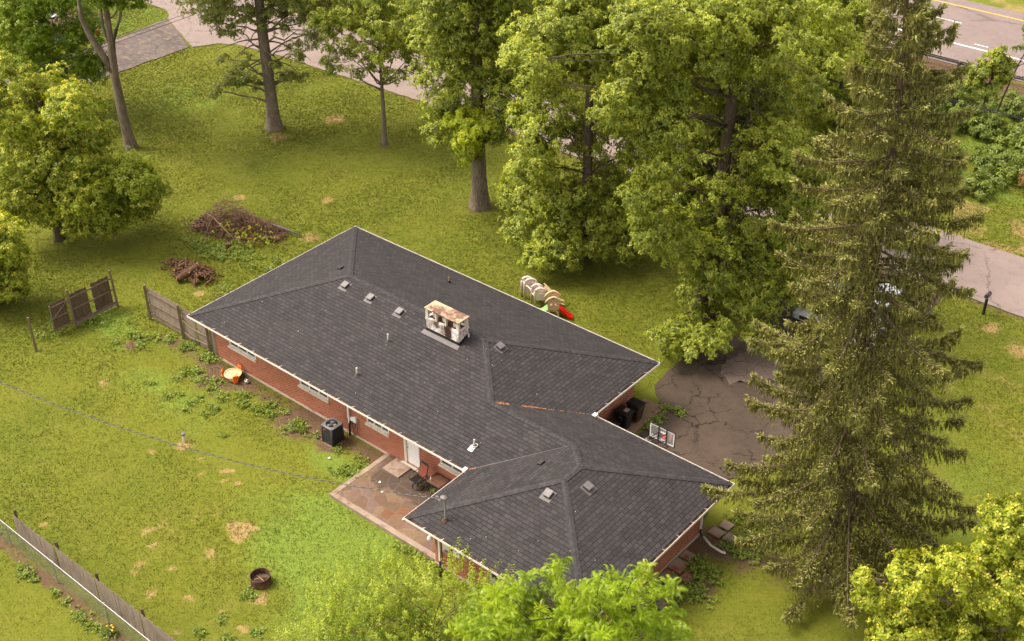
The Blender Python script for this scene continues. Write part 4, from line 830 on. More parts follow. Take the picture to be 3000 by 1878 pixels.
drape4 = [(-1.2,-.4,5.3,.5),(-1.8,-.6,4.7,.5),(-2.5,-.7,4.3,.55),(-3.1,-.8,3.7,.5),(-3.6,-.9,3.1,.4),(-2.2,-.9,3.9,.45),(-1.4,-.9,4.1,.45),(.9,-.6,5.0,.45),(1.5,-.8,4.5,.5),(2.0,-.1,4.2,.45),(2.4,.1,3.8,.35),(3.3,.3,6.7,.5),(2.6,-.6,5.7,.5),(-2.9,-.2,5.3,.4),(1.2,-.3,3.9,.35),(-.9,-.7,3.5,.35)]
LOBES['T4'] = (LOBES['T4'][0], LOBES['T4'][1]+drape4)
tree('T4', 'oak_tree', 'tall oak with straight trunk and drooping lower branches near the side driveway', [(0,0,0),(.02,0,3),(-.05,0,7),(0,0,13)], .43, .24, 'ashleaf', 'bark', dens=10, csz=.5, per=10, scale=.85, tip=.5, flare=1.5, extra=oak4, twigs=3)
def small5(mb, tp, rr):
    q = lambda u, w_, z: Vector(world(LOBES['T5'][0], (u, w_, z, 0))[:3])
    for u, w_, z in ((-2.6,0,5.9),(-1.9,.2,7.2),(2.6,.3,6.8),(1.6,-.3,7.8),(-1.2,-.3,6.2),(.6,.2,8.2),(2.9,.5,5.3)):
        mb.tube(bend(q(0,0,3.9+rr.random()*.8), q(u,w_,z), -.15, 6, .25, rr), [.07,.055,.045,.035,.025,.018,.01], 6)
tree('T5', 'young_tree', 'slender young tree with thin trunk and open branches in front of the road', [(0,0,0),(.05,0,2),(.05,0,4.3),(.05,0,8.5)], .165, .05, 'oak', 'bark', dens=7.5, csz=.5, per=10, tip=.6, flare=1.3, extra=small5, twigs=4, limb=.045)
b6 = LOBES['T6'][0]
t6 = tree('T6', 'oak_tree', 'big oak with thick pale grey trunk at the middle of the lawn', [(0,0,0),(0,0,2.5),(0,0,5.5),(0,0,13)], .50, .22, 'oak', 'bark', dens=10.5, csz=.6, tip=.75, flare=1.35)
rngy = np.random.default_rng(3); yl = [world(b6, l) for l in ((-.5,-1.3,6.6,.75),(-.6,-1.4,5.8,.8),(.2,-1.4,6.4,.75),(-.8,-1.5,5.0,.7),(-.3,-1.5,4.9,.5),(-.85,-1.5,4.1,.42),(-1.5,-1.2,6.4,.45),(.8,-1.3,6.0,.5))]
P, N, tone, tips, _c = crown_points(yl, rngy, 26, .4, 11); V, T = scatter(P, N, SPRIGS, 1., rngy, tone, tips, np.array([*b6, 0])); leafobj('golden_leaves', V, T, MT['oakgold'], t6)
def dead7(mb, tp, rr, key='T7', n=26, zr=(3.5, 9)):
    b = LOBES[key][0]
    for i in range(n):
        z0 = rr.uniform(*zr); u = rr.uniform(-2.2, 2.2); w_ = rr.uniform(-2.4, .2); a = Vector(world(b, (0, 0, z0, 0))[:3]); e_ = Vector(world(b, (u, w_, z0-rr.uniform(.2, 2.2), 0))[:3]); mb.tube(bend(a, e_, .2, 4, .4, rr), [.035,.025,.018,.012,.007], 4)
tree('T7', 'oak_tree', 'leafy oak with dark trunk just behind the plastic playset', [(0,0,0),(.1,0,3),(.05,0,7),(0,0,14)], .36, .15, 'oak', 'barkdark', dens=11, csz=.58, tip=.8, extra=dead7)
tree('T8', 'oak_tree', 'largest spreading oak with low hanging branches over the driveway edge', [(-1.2,.6,0),(-1.1,.5,3),(-.9,.3,8),(-.8,.2,16)], .5, .2, 'oak', 'barkdark', dens=10.5, csz=.58, tip=.7, extra=lambda m, t, r: dead7(m, t, r, 'T8', 60, (4, 14)))
tree('T9', 'maple_tree', 'pale yellow tipped maple crown filling the lower right corner', [(0,-.4,0),(0,-.3,2),(0,0,5)], .22, .06, 'maple', 'bark', dens=17, csz=.42, per=12, tip=1.0, scale=.92, twigs=3, tonefn=lambda P: .15+0*P[:, 0])
tree('T12', 'maple_tree', 'yellow tipped maple partly cut off by the left edge, below the larger maple', [(0,0,0),(.2,0,2),(.6,0,4.5)], .16, .05, 'maple', 'barkdark', dens=13, csz=.55, tip=1.0)
tree('T13', 'oak_tree', 'dense green tree across the road filling the gap left of the spruce', [(0,0,0),(0,0,4),(0,0,10)], .3, .12, 'far', 'barkdark', dens=9, csz=.62, tip=.7)
# trees beyond the road ----------------------------------------------------------
def auto_lobes(h, wd, n, seed):
    r = random.Random(seed); out = []
    for i in range(n):
        z = h*(.28+.72*((i+.5)/n)); f = math.sin(math.pi*min(.98, .22+.75*(z/h))); a = r.uniform(0, 6.28); q = r.uniform(.35, .9)*wd*f
        out.append((q*math.cos(a), q*math.sin(a), z*r.uniform(.92, 1.0), r.uniform(.32, .42)*wd*(.6+.4*f)))
    out.append((0, 0, h*.6, wd*.5)); return out
far = [('tall green tree beyond the road, behind the drooping oak', (-31, 41.5), 11, 3.6, 1), ('rounded green tree beyond the road at the top edge, behind the slender young tree', (-22.5, 43), 11.5, 3.8, 2),
 ('wide dark tree beyond the road, behind and left of the big pale trunked oak', (-14.5, 42), 11, 4.0, 3), ('tall dense tree beyond the road directly behind the big pale trunked oak', (-7.2, 43.5), 12, 4.0, 4),
 ('bushy tree beyond the road, left of the largest oak', (-.3, 42.5), 11, 3.9, 5), ('dense green tree beyond the road directly behind the largest oak', (6.0, 44.5), 11, 3.9, 6)]
for i, (lab, bs, h, wd, sd) in enumerate(far):
    tree(None, 'roadside_tree', lab, [(0,0,0),(.1,0,h*.3),(0,0,h*.85)], .26, .08, 'far', 'barkdark', dens=6.5, csz=.72, per=10, scale=1.25, tip=.55+.3*(i % 2), base=bs, lobes=auto_lobes(h, wd, 15, sd), group='trees in the strip between road and highway', tonefn=(lambda P, k=i: .12*((k*37 % 5)/2-1)+0*P[:, 0]))
# second row, copies of the first with their own turn and size
row = [o for o in bpy.data.objects if o.name.startswith('roadside_tree') and o.parent is None]
for i, (src, x, y, rz, sc, lab) in enumerate([(0, -40, 44, 1.9, 1.0, 'leftmost tree in the strip beyond the road'), (2, -27, 49, 2.6, 1.05, 'tree seen between the drooping oak and the young tree, back row of the strip'), (3, -17, 50, .8, 1.0, 'back row tree above the slender young tree'),
      (1, -8, 51.5, 3.9, 1.05, 'back row tree at the top edge, above the pale trunked oak'), (4, 1.5, 52, 5.1, 1.0, 'back row tree at the top edge, above the leafy oak'), (5, 8.2, 53.5, 2.2, .95, 'back row tree nearest the highway, left of the spruce tip'), (4, 12.3, 47.5, 1.2, .82, 'smaller tree in the strip showing just left of the spruce tip')]):
    d = dup(row[src], (x, y, 0), lab, 'trees in the strip between road and highway', rz, sc)
# yellow-green tree top centre and the small trees by the highway
tree(None, 'lime_tree', 'bright yellow green tree top showing above the largest oak at the top edge', [(0,0,0),(0,0,5),(0,0,10)], .2, .07, 'oakgold', 'barkdark', dens=9, csz=.55, base=(11.5, 42.0), lobes=[(-.8,0,12.0,1.3),(.6,.2,12.6,1.2),(-1.8,.1,11,1.1),(1.5,0,11.5,1.),(0,0,10,1.6),(-.3,-.5,8.5,1.6)], tonefn=lambda P: -.1+0*P[:, 0])
tree(None, 'sapling', 'small round crowned young tree beside the highway guardrail', [(0,0,0),(.15,0,1.5),(.3,0,3.6),(.4,0,4.6)], .085, .03, 'oak', 'barkdark', dens=16, csz=.5, per=11, scale=1.05, tip=.6, base=(20.1, 52.6), lobes=[(.2,0,4.9,.75),(-.5,0,4.2,.7),(.9,.1,4.3,.8),(.1,-.1,3.6,.8),(-.7,.1,3.5,.5),(1.1,0,3.6,.5),(.5,.1,5.5,.45),(1.4,.1,4.9,.4)], twigs=3, limb=.03)
def bare(mb, tp, rr):
    b = (20.6, 52.9); q = lambda u, w_, z: Vector(world(b, (u, w_, z, 0))[:3])
    for st, en in (((1.2,0,4.5),(2.9,0,7.8)),((1.6,0,5.6),(2.4,0,8.6)),((1.3,0,5.0),(3.4,.1,6.4)),((.7,0,3.2),(3.2,0,4.4)),((1.8,0,6.2),(1.2,0,7.9)),((2.1,0,7),(3.2,.1,9.3)),((1.2,0,4.3),(2.3,.1,5.1))):
        mb.tube(bend(q(*st), q(*en), .1, 5, .25, rr), [.03,.025,.02,.015,.01,.006], 5)
        for k in range(3): e2 = Vector(q(*en))+Vector((rr.uniform(-.7,.7), rr.uniform(-.7,.7), rr.uniform(-.3,.6))); mb.tube(bend(q(*st).lerp(q(*en), .5), e2, .05, 3, .2, rr), [.012,.01,.008,.005], 4)
tree(None, 'leaning_sapling', 'nearly bare leaning sapling reaching across the highway at the right', [(.4,0,0),(.8,0,2.4),(1.3,0,4.6),(2.0,0,6.8),(2.3,0,8.4)], .07, .02, 'thicket', 'barkdark', dens=16, csz=.4, per=6, base=(20.6, 52.9), lobes=[(1.0,0,5.9,.3),(1.5,0,6.6,.25),(2.9,.1,6.2,.3),(3.3,0,5.5,.5),(1.3,0,7.4,.2),(3.9,0,7.4,.6),(4.1,0,6.3,.6)], extra=bare, twigs=1, limb=.02)
tree(None, 'guardrail_tree', 'small dark green tree beside the guardrail, partly behind the spruce top', [(0,0,0),(.1,0,2),(.1,0,4)], .1, .04, 'oak', 'barkdark', dens=13, csz=.5, base=(13.2, 56.8), lobes=[(0,0,4.6,.9),(-.6,0,3.6,.8),(.7,0,3.8,.7),(.1,0,5.6,.6)], limb=.03)
tree(None, 'rust_shrub', 'rust coloured shrub at the right edge above the verge', [(0,0,0),(0,0,1.2)], .06, .03, 'rustleaf', 'barkdark', dens=14, csz=.5, per=10, base=(27.2, 45.6), cat='shrub', lobes=[(.4,0,1.3,.9),(-.5,0,1.0,.7),(1.4,0,1.5,.8),(.5,.3,2.0,.6),(-.2,-.5,.5,.6),(1.2,-.4,.6,.6)], limb=.03)
# the near shrubs ----------------------------------------------------------------
ROS = [tmpl_rosette(seed=i) for i in range(4)]; SHO = [tmpl_shoot(seed=i) for i in range(3)]
tree('T10', 'locust_tree', 'bright lime green feathery leaved tree covering the near roof corner', [(-.3,0,0),(-.3,0,1.8),(-.1,0,3.2)], .12, .05, 'bright', 'barkdark', dens=11.0, csz=.3, per=1, scale=.84, tmpls=ROS, tip=.6, twigs=6, limb=.035, inner=.1, shootup=1.0)
tree('T11', 'wispy_shrub', 'loose yellow green shrub with upright wands below the patio corner', [(0,0,0),(-.3,0,1),(-.5,0,2)], .07, .03, 'shrub', 'twig', dens=11, csz=.4, per=3, scale=.95, tmpls=SHO, tip=.7, twigs=6, limb=.022, inner=.1, shootup=1.4, cat='shrub',
     lobes=None, extra=None)
# tall wands that stand up in front of the gutter
# ---- spruce --------------------------------------------------------------------
def spruce():
    base = np.array([33.45, 7.05, 0]); t = thing('spruce_tree', 'towering spruce with drooping brownish green branches right of the house', 'tree', tuple(base)); rng = np.random.default_rng(77)
    def axis(z):
        u = -.25+.25*math.exp(-z/1.2)-.0008*z*z*z*.045-.022*z+.18*math.sin(z*.35); return base+RV*u+np.array([0, 0, z])
    tp = [axis(z) for z in (0, .8, 2, 4, 7, 10, 14, 18, 22, 25, 27.6)]
    mb = trunk_mesh(tp, .42, .03, 1.6); mb.build('trunk', MT['barkspruce'], t, smooth=True)
    prof = lambda z: np.interp(z, [1, 3, 5, 8, 11, 14, 16.5, 19, 22, 24.5, 27.5], [3.8, 5.1, 5.4, 4.7, 4.3, 4.0, 3.7, 3.1, 2.1, 1.2, .15])
    VV = []; TT = []; wood = MB(); rr = random.Random(3); z = 1.7; ang = 0
    def quads(P0, D, ln, wd, tone, tip):
        D = D/np.linalg.norm(D, axis=1, keepdims=True); n = len(P0); S = np.cross(D, rng.normal(size=(n, 3))); S /= np.linalg.norm(S, axis=1, keepdims=True)
        ln = ln[:, None]; wd = wd[:, None]; a = P0; b = P0+D*ln*.45+S*wd*.5; c = P0+D*ln; d = P0+D*ln*.45-S*wd*.5
        VV.append(np.stack([a, b, c, d], 1).reshape(-1, 3)); tt = np.stack([np.clip(tone, 0, 1), tip, rng.random(n), np.ones(n)], 1); TT.append(np.repeat(tt, 4, 0))
    while z < 27.4:
        R = prof(z)*rng.uniform(.55, 1.1); ang += 2.399+rng.normal(0, .25); h = np.array([math.cos(ang), math.sin(ang), 0]); a0 = axis(z)
        el = np.interp(z, [0, 10, 20, 27], [-.12, -.02, .25, .7])+rng.normal(0, .08); n = 9; pts = [a0]
        for k in range(1, n+1):
            s = k/n; e = el-.38*math.sin(math.pi*s*.9)+.38*s*s; pts.append(pts[-1]+(h*math.cos(e)+np.array([0, 0, math.sin(e)]))*R/n)
        pts = np.array(pts); zl = pts[:, 2] < .35; pts[zl, 2] = .35
        wood.tube([tuple(p) for p in pts], [max(.006, .05*(1-.85*k/n)*min(1, R/3)) for k in range(n+1)], 5)
        sd = np.array([-h[1], h[0], 0]); bt = rng.uniform(.15, .75)
        m = int(R*27); s = rng.random(m)**.72*.92+.08; ix = s*n; i0 = np.minimum(ix.astype(int), n-1); pc = pts[i0]+(pts[i0+1]-pts[i0])*(ix-i0)[:, None]
        # side branchlets spread flat, each hung with strands
        sg = rng.choice([-1, 1], m); bl = rng.uniform(.25, 1.0, m)*np.clip(1.25-s, .25, 1)*min(1.25, .3+R*.25); bd = h[None]*rng.uniform(.2, .8, m)[:, None]+sd[None]*sg[:, None]*rng.uniform(.5, 1, m)[:, None]; bd /= np.linalg.norm(bd, axis=1, keepdims=True)
        K = 9
        f = rng.random((m, K)); q = pc[:, None, :]+bd[:, None, :]*(bl[:, None]*f)[..., None]; q[..., 2] -= (f**2*bl[:, None]*.45); q = q.reshape(-1, 3); mm = len(q)
        hl = rng.uniform(.08, .40, mm)*np.repeat(np.clip(.55+s, .5, 1), K)*min(1, .4+R*.2)
        D = np.stack([rng.normal(0, .12, mm), rng.normal(0, .12, mm), -np.ones(mm)], 1)+h*.12; q[:, 2] = np.maximum(q[:, 2], hl+.08)
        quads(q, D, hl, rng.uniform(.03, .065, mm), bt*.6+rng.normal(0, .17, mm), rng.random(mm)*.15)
        # upper side of the sprays: short pointing tufts, lighter
        mt = int(m*3.6); j = rng.integers(0, mm, mt); q2 = q[j]+rng.normal(0, .03, (mt, 3)); D2 = np.repeat(bd, K, 0)[j]*.8+rng.normal(0, .45, (mt, 3))+np.array([0, 0, .35])+h*.35
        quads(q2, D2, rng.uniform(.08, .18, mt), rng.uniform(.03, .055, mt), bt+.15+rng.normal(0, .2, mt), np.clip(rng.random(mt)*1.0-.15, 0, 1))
        # leader tip
        if R > .5: quads(pts[-1]+rng.normal(0, .05, (14, 3)), np.tile(h, (14, 1))+rng.normal(0, .6, (14, 3))+np.array([0, 0, .3]), rng.uniform(.1, .25, 14), np.full(14, .06), np.full(14, .9), rng.random(14))
        z += np.interp(z, [0, 6, 18, 27], [.125, .105, .085, .07])
    # bare dead twigs
    for i in range(46):
        zz = rr.uniform(2, 17); a = Vector(axis(zz)); an = rr.uniform(-2.9, .6); rr_ = rr.uniform(1.5, prof(zz)*.9); e = a+Vector((math.cos(an)*rr_, math.sin(an)*rr_, rr.uniform(-1, .2))); wood.tube(bend(a, e, .1, 5, .3, rr), [.03,.022,.017,.013,.009,.005], 4)
    wood.build('limbs', MT['barkspruce'], t, smooth=True)
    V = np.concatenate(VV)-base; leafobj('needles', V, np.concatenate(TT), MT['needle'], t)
spruce()
# ---- undergrowth that cannot be counted -----------------------------------------
def mass(name, label, pts, r, dens, mat, scale, seed, per=10, tip=.6):
    rng = np.random.default_rng(seed); lb = []
    for x, y, z, q in pts: lb.append((x, y, z, q))
    P, N, tone, tips, _c = crown_points(lb, rng, dens, .5, per); k = P[:, 2] > .02; V, T = scatter(P[k], N[k], SPRIGS, scale, rng, tone[k], tips[k]*tip)
    o = leafobj(name, V, T, MT[mat]); return tag(o, label, 'undergrowth', kind='stuff')
rr = random.Random(12); pts = []
for i in range(150):
    x = rr.uniform(8, 32); y = rr.uniform(42, 57.3)
    if y < 44 and x > 27: continue
    s = .5+.5*rr.random()
    if fbm(np.array([x]), np.array([y]), .18, 31)[0] < .42: s *= .5
    pts.append((x, y, .55*s*1.5, 1.15*s))
mass('thicket', 'tangled green undergrowth on the slope between road and highway', pts, 1, 7.5, 'thicket', 1.15, 8)
pts = [(rr.uniform(-38, 10), rr.uniform(40, 55), .5, rr.uniform(.7, 1.2)) for i in range(70)]
mass('roadside_brush', 'low green brush under the trees beyond the road', pts, 1, 5, 'far', 1.2, 9, 8)
pts = []
for cx, cy, sx_, sy_, n, q in ((12.6,-.9,1.0,.6,12,.15),(8.6,-.5,.9,.35,6,.15),(-4.0,-1.0,1.0,.9,9,.16),(.6,.5,.5,.2,4,.22),(-1.5,.4,2.0,.2,7,.18),(2.0,-.9,1.6,.5,12,.15),(6.2,-.6,2.0,.5,12,.15),(18.8,-3.15,.9,.12,4,.14),(15.3,.6,.6,.12,2,.12),(16.6,.2,.12,.1,2,.2),(21.5,7.9,.25,.6,5,.11),(21.7,12.3,.5,.4,4,.13),(21.6,10.8,.15,.9,5,.11),
     (-7.0,-1.0,.25,.4,3,.3),(-7.9,-3.2,.5,.5,5,.25),(28.5,.9,.5,1.3,9,.2),(29.2,3.6,.6,1.6,13,.22),(29.6,6.2,.9,1.0,12,.2),(29.5,7.7,1.0,.6,9,.18),(9.5,-14.3,4.5,.15,14,.13),(-3.2,5.0,.8,.4,4,.2),(-5.5,8.3,2.0,.8,16,.24),(-8.4,7.4,1.6,.5,12,.2),(15.2,-9.3,.4,.2,3,.12),(16.5,-11.5,1.2,.9,7,.14),(3.0,-2.6,2.5,1.0,10,.12)):
    for i in range(n): pts.append((rr.gauss(cx, sx_*.6), rr.gauss(cy, sy_*.6), q*.25, q*rr.uniform(.7, 1.2)))
rng = np.random.default_rng(4); P = []; N = []; tn = []
for x, y, z, q in pts:
    n = int(8+q*60); P.append(np.stack([rng.normal(x, q*1.3, n), rng.normal(y, q*1.0, n), rng.uniform(.02, q*.7, n)], 1)); N.append(np.stack([rng.normal(0, .35, n), rng.normal(0, .35, n), np.ones(n)], 1)); tn.append(np.full(n, rng.uniform(.2, .9)))
V, T = scatter(np.concatenate(P), np.concatenate(N), [tmpl_sprig(6, .13, .075, .25, 40+i) for i in range(3)], .85, rng, np.concatenate(tn), .5); tag(leafobj('weeds', V, T, MT['weed']), 'broad leaved weeds around the house walls, patio and fences', 'weeds', kind='stuff')
# grass: tufts of blades over the part of the lawn that can be seen
def grass():
    rng = np.random.default_rng(21); n = 340000; x = rng.uniform(-58, 46, n*3); y = rng.uniform(-18, 62, n*3)
    # keep what falls inside the view, thinner far away
    d = np.stack([x-47.697, y+30.772, np.full(n*3, -38.679)], 1); r2, u2, f2 = np.array(_r2), np.array(_u2), np.array(_f); zz = d@f2; px = d@r2/zz; py = d@u2/zz
    k = (np.abs(px) < .56) & (np.abs(py) < .38)
    inb = lambda a, b, c, e: (x > a) & (x < b) & (y > c) & (y < e)
    k &= ~(inb(-300, 300, 31.15, 37.2) | inb(.8, 20.2, .85, 11.2) | inb(13.2, 28, -2.95, 5.9) | inb(-41, -35, -5, 29.8) | inb(19.8, 27.8, 5.8, 31) | inb(-300, 300, 61.9, 77))
    x, y = x[k], y[k]; R, D, L = zones(x, y); k = rng.random(len(x)) > np.clip(R*1.25, 0, .93); x, y, R, D, L = x[k], y[k], R[k], D[k], L[k]; dist = np.hypot(x-47.7, y+30.8)
    m = len(x); nb = 3; b = np.repeat(np.stack([x, y, np.full(m, -.035)], 1), nb, 0)+np.concatenate([rng.normal(0, .05, (m*nb, 2)), np.zeros((m*nb, 1))], 1)
    a = rng.uniform(0, 6.28, m*nb); h = rng.uniform(.03, .07, m*nb)*np.repeat(.7+.5*fbm(x, y, .9, 44), nb); w_ = np.repeat(.007+.00018*dist, nb)*rng.uniform(.7, 1.5, m*nb)
    tilt = rng.uniform(.2, 1.0, m*nb); s = np.stack([-np.sin(a), np.cos(a), np.zeros_like(a)], 1)*w_[:, None]; tipp = b+np.stack([np.cos(a)*tilt*h, np.sin(a)*tilt*h, h], 1)
    V = np.stack([b-s, b+s, tipp], 1).reshape(-1, 3); me = npmesh('grass', V, np.arange(len(V)).reshape(-1, 3))
    z3 = lambda q: np.repeat(q, nb*3); ca = me.color_attributes.new('zone', 'FLOAT_COLOR', 'POINT'); ca.data.foreach_set('color', np.stack([z3(R), z3(D), z3(L), np.ones(len(V))], 1).astype(np.float32).ravel())
    t = rng.random((m*nb, 2)); t[:, 1] *= rng.random(m*nb) < .25; t = np.repeat(t, 3, 0); ta = me.color_attributes.new('tint', 'FLOAT_COLOR', 'POINT'); ta.data.foreach_set('color', np.concatenate([t, np.ones((len(V), 2))], 1).astype(np.float32).ravel())
    me.materials.append(MT['blades']); o = bpy.data.objects.new('grass', me); COL.objects.link(o); tag(o, 'short yellow green turf grass of the lawns', 'grass', kind='stuff')
grass()
# ------------------------------------------------------------------ objects in the yard
def fence_panel(mb, x0, x1, y, z0, z1, wd=.14, th=.02, lean=0., ax='x', jit=.03, gaps=(), seed=0, dog=True):
    """upright boards along x (or y) at a given y (or x)"""
    r = random.Random(seed); n = int(abs(x1-x0)/wd); s = 1 if x1 > x0 else -1
    for i in range(n):
        if i in gaps: continue
        a = x0+s*i*wd+.004; b = a+s*(wd-.012); z = z1+r.uniform(-jit, jit); t = r.uniform(-.004, .004)
        pts = []
        for q, (u, v) in enumerate(((a, z0), (b, z0), (b, z-.03), (b-s*.03, z), (a+s*.03, z), (a, z-.03))):
            l = lean*(v-z0); pts.append((u, y+t+l, v) if ax == 'x' else (y+t+l, u, v))
        pt2 = [(p[0], p[1]+th, p[2]) if ax == 'x' else (p[0]+th, p[1], p[2]) for p in pts]
        mb.add(pts+pt2, [(0,1,2,3,4,5), (11,10,9,8,7,6)]+[(k, (k+1) % 6, 6+(k+1) % 6, 6+k) for k in range(6)])
def post(mb, x, y, h, wd=.10, tx=0., ty=0.):
    mb.tube([(x, y, -.2), (x, y, 0), (x+tx, y+ty, h)], [wd*.7, wd*.7, wd*.68], 4)
# pale fence running to the house corner
t = thing('board_fence', 'weathered grey board fence running up to the left house corner', 'fence', (-2.2, .85, 0))
mb = MB(); fence_panel(mb, -4.72, -1.95, .90, .10, 2.06, seed=1); mb.build('board_panel', MT['woodlight'], t)
mb = MB(); fence_panel(mb, -1.88, .30, .92, .08, 1.98, seed=2, gaps=(8,)); mb.build('board_panel', MT['woodlight'], t)
mb = MB(); fence_panel(mb, .38, .86, .92, .08, 1.9, seed=3); mb.build('board_panel', MT['woodlight'], t)
for z in (.45, 1.10, 1.80): MB().box((-3.33, .86, z), (2.72, .045, .095)).build('rail', MT['woodrail'], t)
MB().tube([(-1.85, .86, .45), (-1.2, .83, .36), (.3, .86, .48)], .05, 4).build('rail', MT['woodrail'], t); MB().tube([(-1.85, .86, 1.22), (-1.0, .84, 1.02), (.3, .86, 1.05)], .045, 4).build('rail', MT['woodrail'], t); MB().box((-.8, .86, 1.75), (2.2, .04, .09)).build('rail', MT['woodrail'], t)
for x, h in ((-4.78, 2.22), (-1.92, 2.12), (.34, 2.08)):
    mb = MB(); post(mb, x, .82, h, .12); mb.build('post', MT['woodrail'], t)
mb = MB(); mb.tube([(.84, .82, 0), (.84, .82, 1.9)], .03, 8); tag(mb.build('fence_pipe', MT['metal']), 'thin grey metal pipe standing at the left corner of the brick wall', 'post')
# dark fence with a gate
t = thing('gate_fence', 'dark weathered board fence with missing boards and braced gate left of the house', 'fence', (-7.3, -1.4, 0))
mb = MB(); fence_panel(mb, -2.2, .42, -7.40, .08, 2.0, ax='y', seed=4, gaps=(8, 9), lean=-.03); mb.build('board_panel', MT['wooddark'], t)
for z in (.28, 1.08, 1.78): MB().box((-7.33-.03*z, -.9, z), (.05, 2.7, .09)).build('rail', MT['woodrail'], t)
mb = MB(); mb.box((-7.34, -.9, .14), (.05, 2.7, .16)); mb.build('kick_board', MT['woodlight'], t)
for x, y, h in ((-7.30, .48, 2.32), (-7.28, -2.22, 2.38)):
    mb = MB(); post(mb, x, y, h, .10, -.05, -.03); mb.build('post', MT['woodrail'], t)
g_ = MB(); fence_panel(g_, -3.36, -2.26, -7.50, .22, 1.92, ax='y', seed=5, jit=.02); gt = g_.build('gate', MT['wooddark'], t)
for p in (((-7.46, -3.35, .3), (-7.46, -2.28, .3)), ((-7.46, -3.35, 1.0), (-7.46, -2.28, 1.0)), ((-7.46, -3.35, 1.72), (-7.46, -2.28, 1.72)), ((-7.44, -3.3, 1.02), (-7.44, -2.35, 1.70)), ((-7.46, -3.36, .2), (-7.46, -3.36, 1.85))):
    MB().tube([p[0], p[1]], .05, 4).build('brace', MT['woodrail'], gt)
mb = MB(); post(mb, -7.03, -4.85, 2.1, .10, .02, -.02); tag(mb.build('fence_post', MT['woodrail']), 'lone dark wooden post standing in the lawn left of the gate', 'post')
# back fences: boards behind chain link
t = thing('back_fence', 'grey board fence running behind the chain link fence, lower left', 'fence', (10, -13.35, 0))
k_ = 0
for x0, x1, z1 in ((4.95, 8.1, 1.42), (8.15, 10.9, 1.5), (10.95, 13.9, 1.52), (13.95, 17.6, 1.5)):
    mb = MB(); fence_panel(mb, x0, x1, -13.42, .06, z1, wd=.105, seed=10+k_, jit=.05); mb.build('board_panel', MT['woodlight'], t); k_ += 1
for x in (5.0, 8.12, 10.92, 13.92):
    mb = MB(); post(mb, x, -13.32, 1.66, .10, random.uniform(-.03, .03), .02); mb.build('post', MT['wooddark'], t)
t = thing('chain_link_fence', 'silver chain link fence crossing the lower left corner', 'fence', (9, -13.85, 0))
mb = MB(); mb.tube([(2.0, -13.82, 1.22), (18, -13.95, 1.24)], .022, 8); mb.build('top_rail', MT['metal'], t)
for x in (1.6, 5.0, 8.5, 12.1, 15.7):
    mb = MB(); mb.cyl((x, -13.85, -.1), .027, 1.32, 8); mb.build('post', MT['metal'], t)
mb = MB(); hh = 1.16; st = .085
for i in range(int(15.5/st)+16):
    for s in (-1, 1):
        x = 2.0+i*st-(hh if s > 0 else 0); p0 = Vector((x, -13.86, .04)); p1 = Vector((x+s*0+hh, -13.86, .04+hh)) if s > 0 else Vector((x-hh, -13.86, .04+hh))
        if s < 0: p0 = Vector((x, -13.862, .04))
        if min(p0.x, p1.x) < 1.6 or max(p0.x, p1.x) > 17.8: continue
        d = Vector((.0032, 0, -.0032*s)); mb.add([p0-d, p0+d, p1+d, p1-d], [(0, 1, 2, 3)])
mb.build('wire_mesh', MT['metal'], t)
mb = MB()
t = thing('flower_plant', 'orange flowering plant at the foot of the chain link fence', 'plant', (12.6, -14.1, 0))
rng = np.random.default_rng(5); pl = np.stack([rng.normal(12.6, .14, 60), rng.normal(-14.1, .1, 60), rng.uniform(.03, .35, 60)], 1)
V, T = scatter(pl, rng.normal(0, .3, (60, 3))+[0, 0, 1], [tmpl_sprig(6, .13, .05, .3, 9)], .8, rng, rng.random(60), .3, np.array([12.6, -14.1, 0])); leafobj('leaves', V, T, MT['weed'], t)
for i in range(4): MB().sphere((12.5+.12*i, -14.1+random.uniform(-.1, .1), .42+random.uniform(-.04, .06)), .05, 8, sc=(1, 1, .5)).build('flower', MT['petal'], t)
# ---- air conditioner
A = (10.62, -.08, 0); s = .365; t = thing('air_conditioner', 'dark grey air conditioning unit with round top fan beside the back wall', 'air conditioner', A)
def rrect(cx, cy, h, r, n=4):
    o = []
    for sx_, sy_, a0 in ((1, 1, 0), (-1, 1, 90), (-1, -1, 180), (1, -1, 270)):
        for k in range(n+1): a = rad(a0+90*k/n); o.append((cx+sx_*(h-r)+r*math.cos(a), cy+sy_*(h-r)+r*math.sin(a)))
    return o
mb = MB(); mb.prism(rrect(A[0], A[1], s-.03, .05), .07, 1.03); body = mb.build('cabinet', MT['black'], t)
mb = MB()
for i in range(22): mb.prism(rrect(A[0], A[1], s, .05), .10+i*.0422, .10+i*.0422+.021)
o = mb.build('louvres', MT['acmetal'], t)
for sx_, sy_ in ((-1, -1), (1, -1), (1, 1), (-1, 1)):
    MB().tube([(A[0]+sx_*(s-.03), A[1]+sy_*(s-.03), .0), (A[0]+sx_*(s-.03), A[1]+sy_*(s-.03), 1.05)], .055, 10).build('corner_post', MT['acmetal'], t, smooth=True)
mb = MB(); out = rrect(A[0], A[1], s+.02, .07); n = 40; S2 = s+.02; out = [(A[0]+math.cos(2*math.pi*i/n)*min(S2/max(abs(math.cos(2*math.pi*i/n)), abs(math.sin(2*math.pi*i/n))), S2*1.30), A[1]+math.sin(2*math.pi*i/n)*min(S2/max(abs(math.cos(2*math.pi*i/n)), abs(math.sin(2*math.pi*i/n))), S2*1.30)) for i in range(n)]; c_ = [(A[0]+.29*math.cos(2*math.pi*i/n), A[1]+.29*math.sin(2*math.pi*i/n)) for i in range(n)]
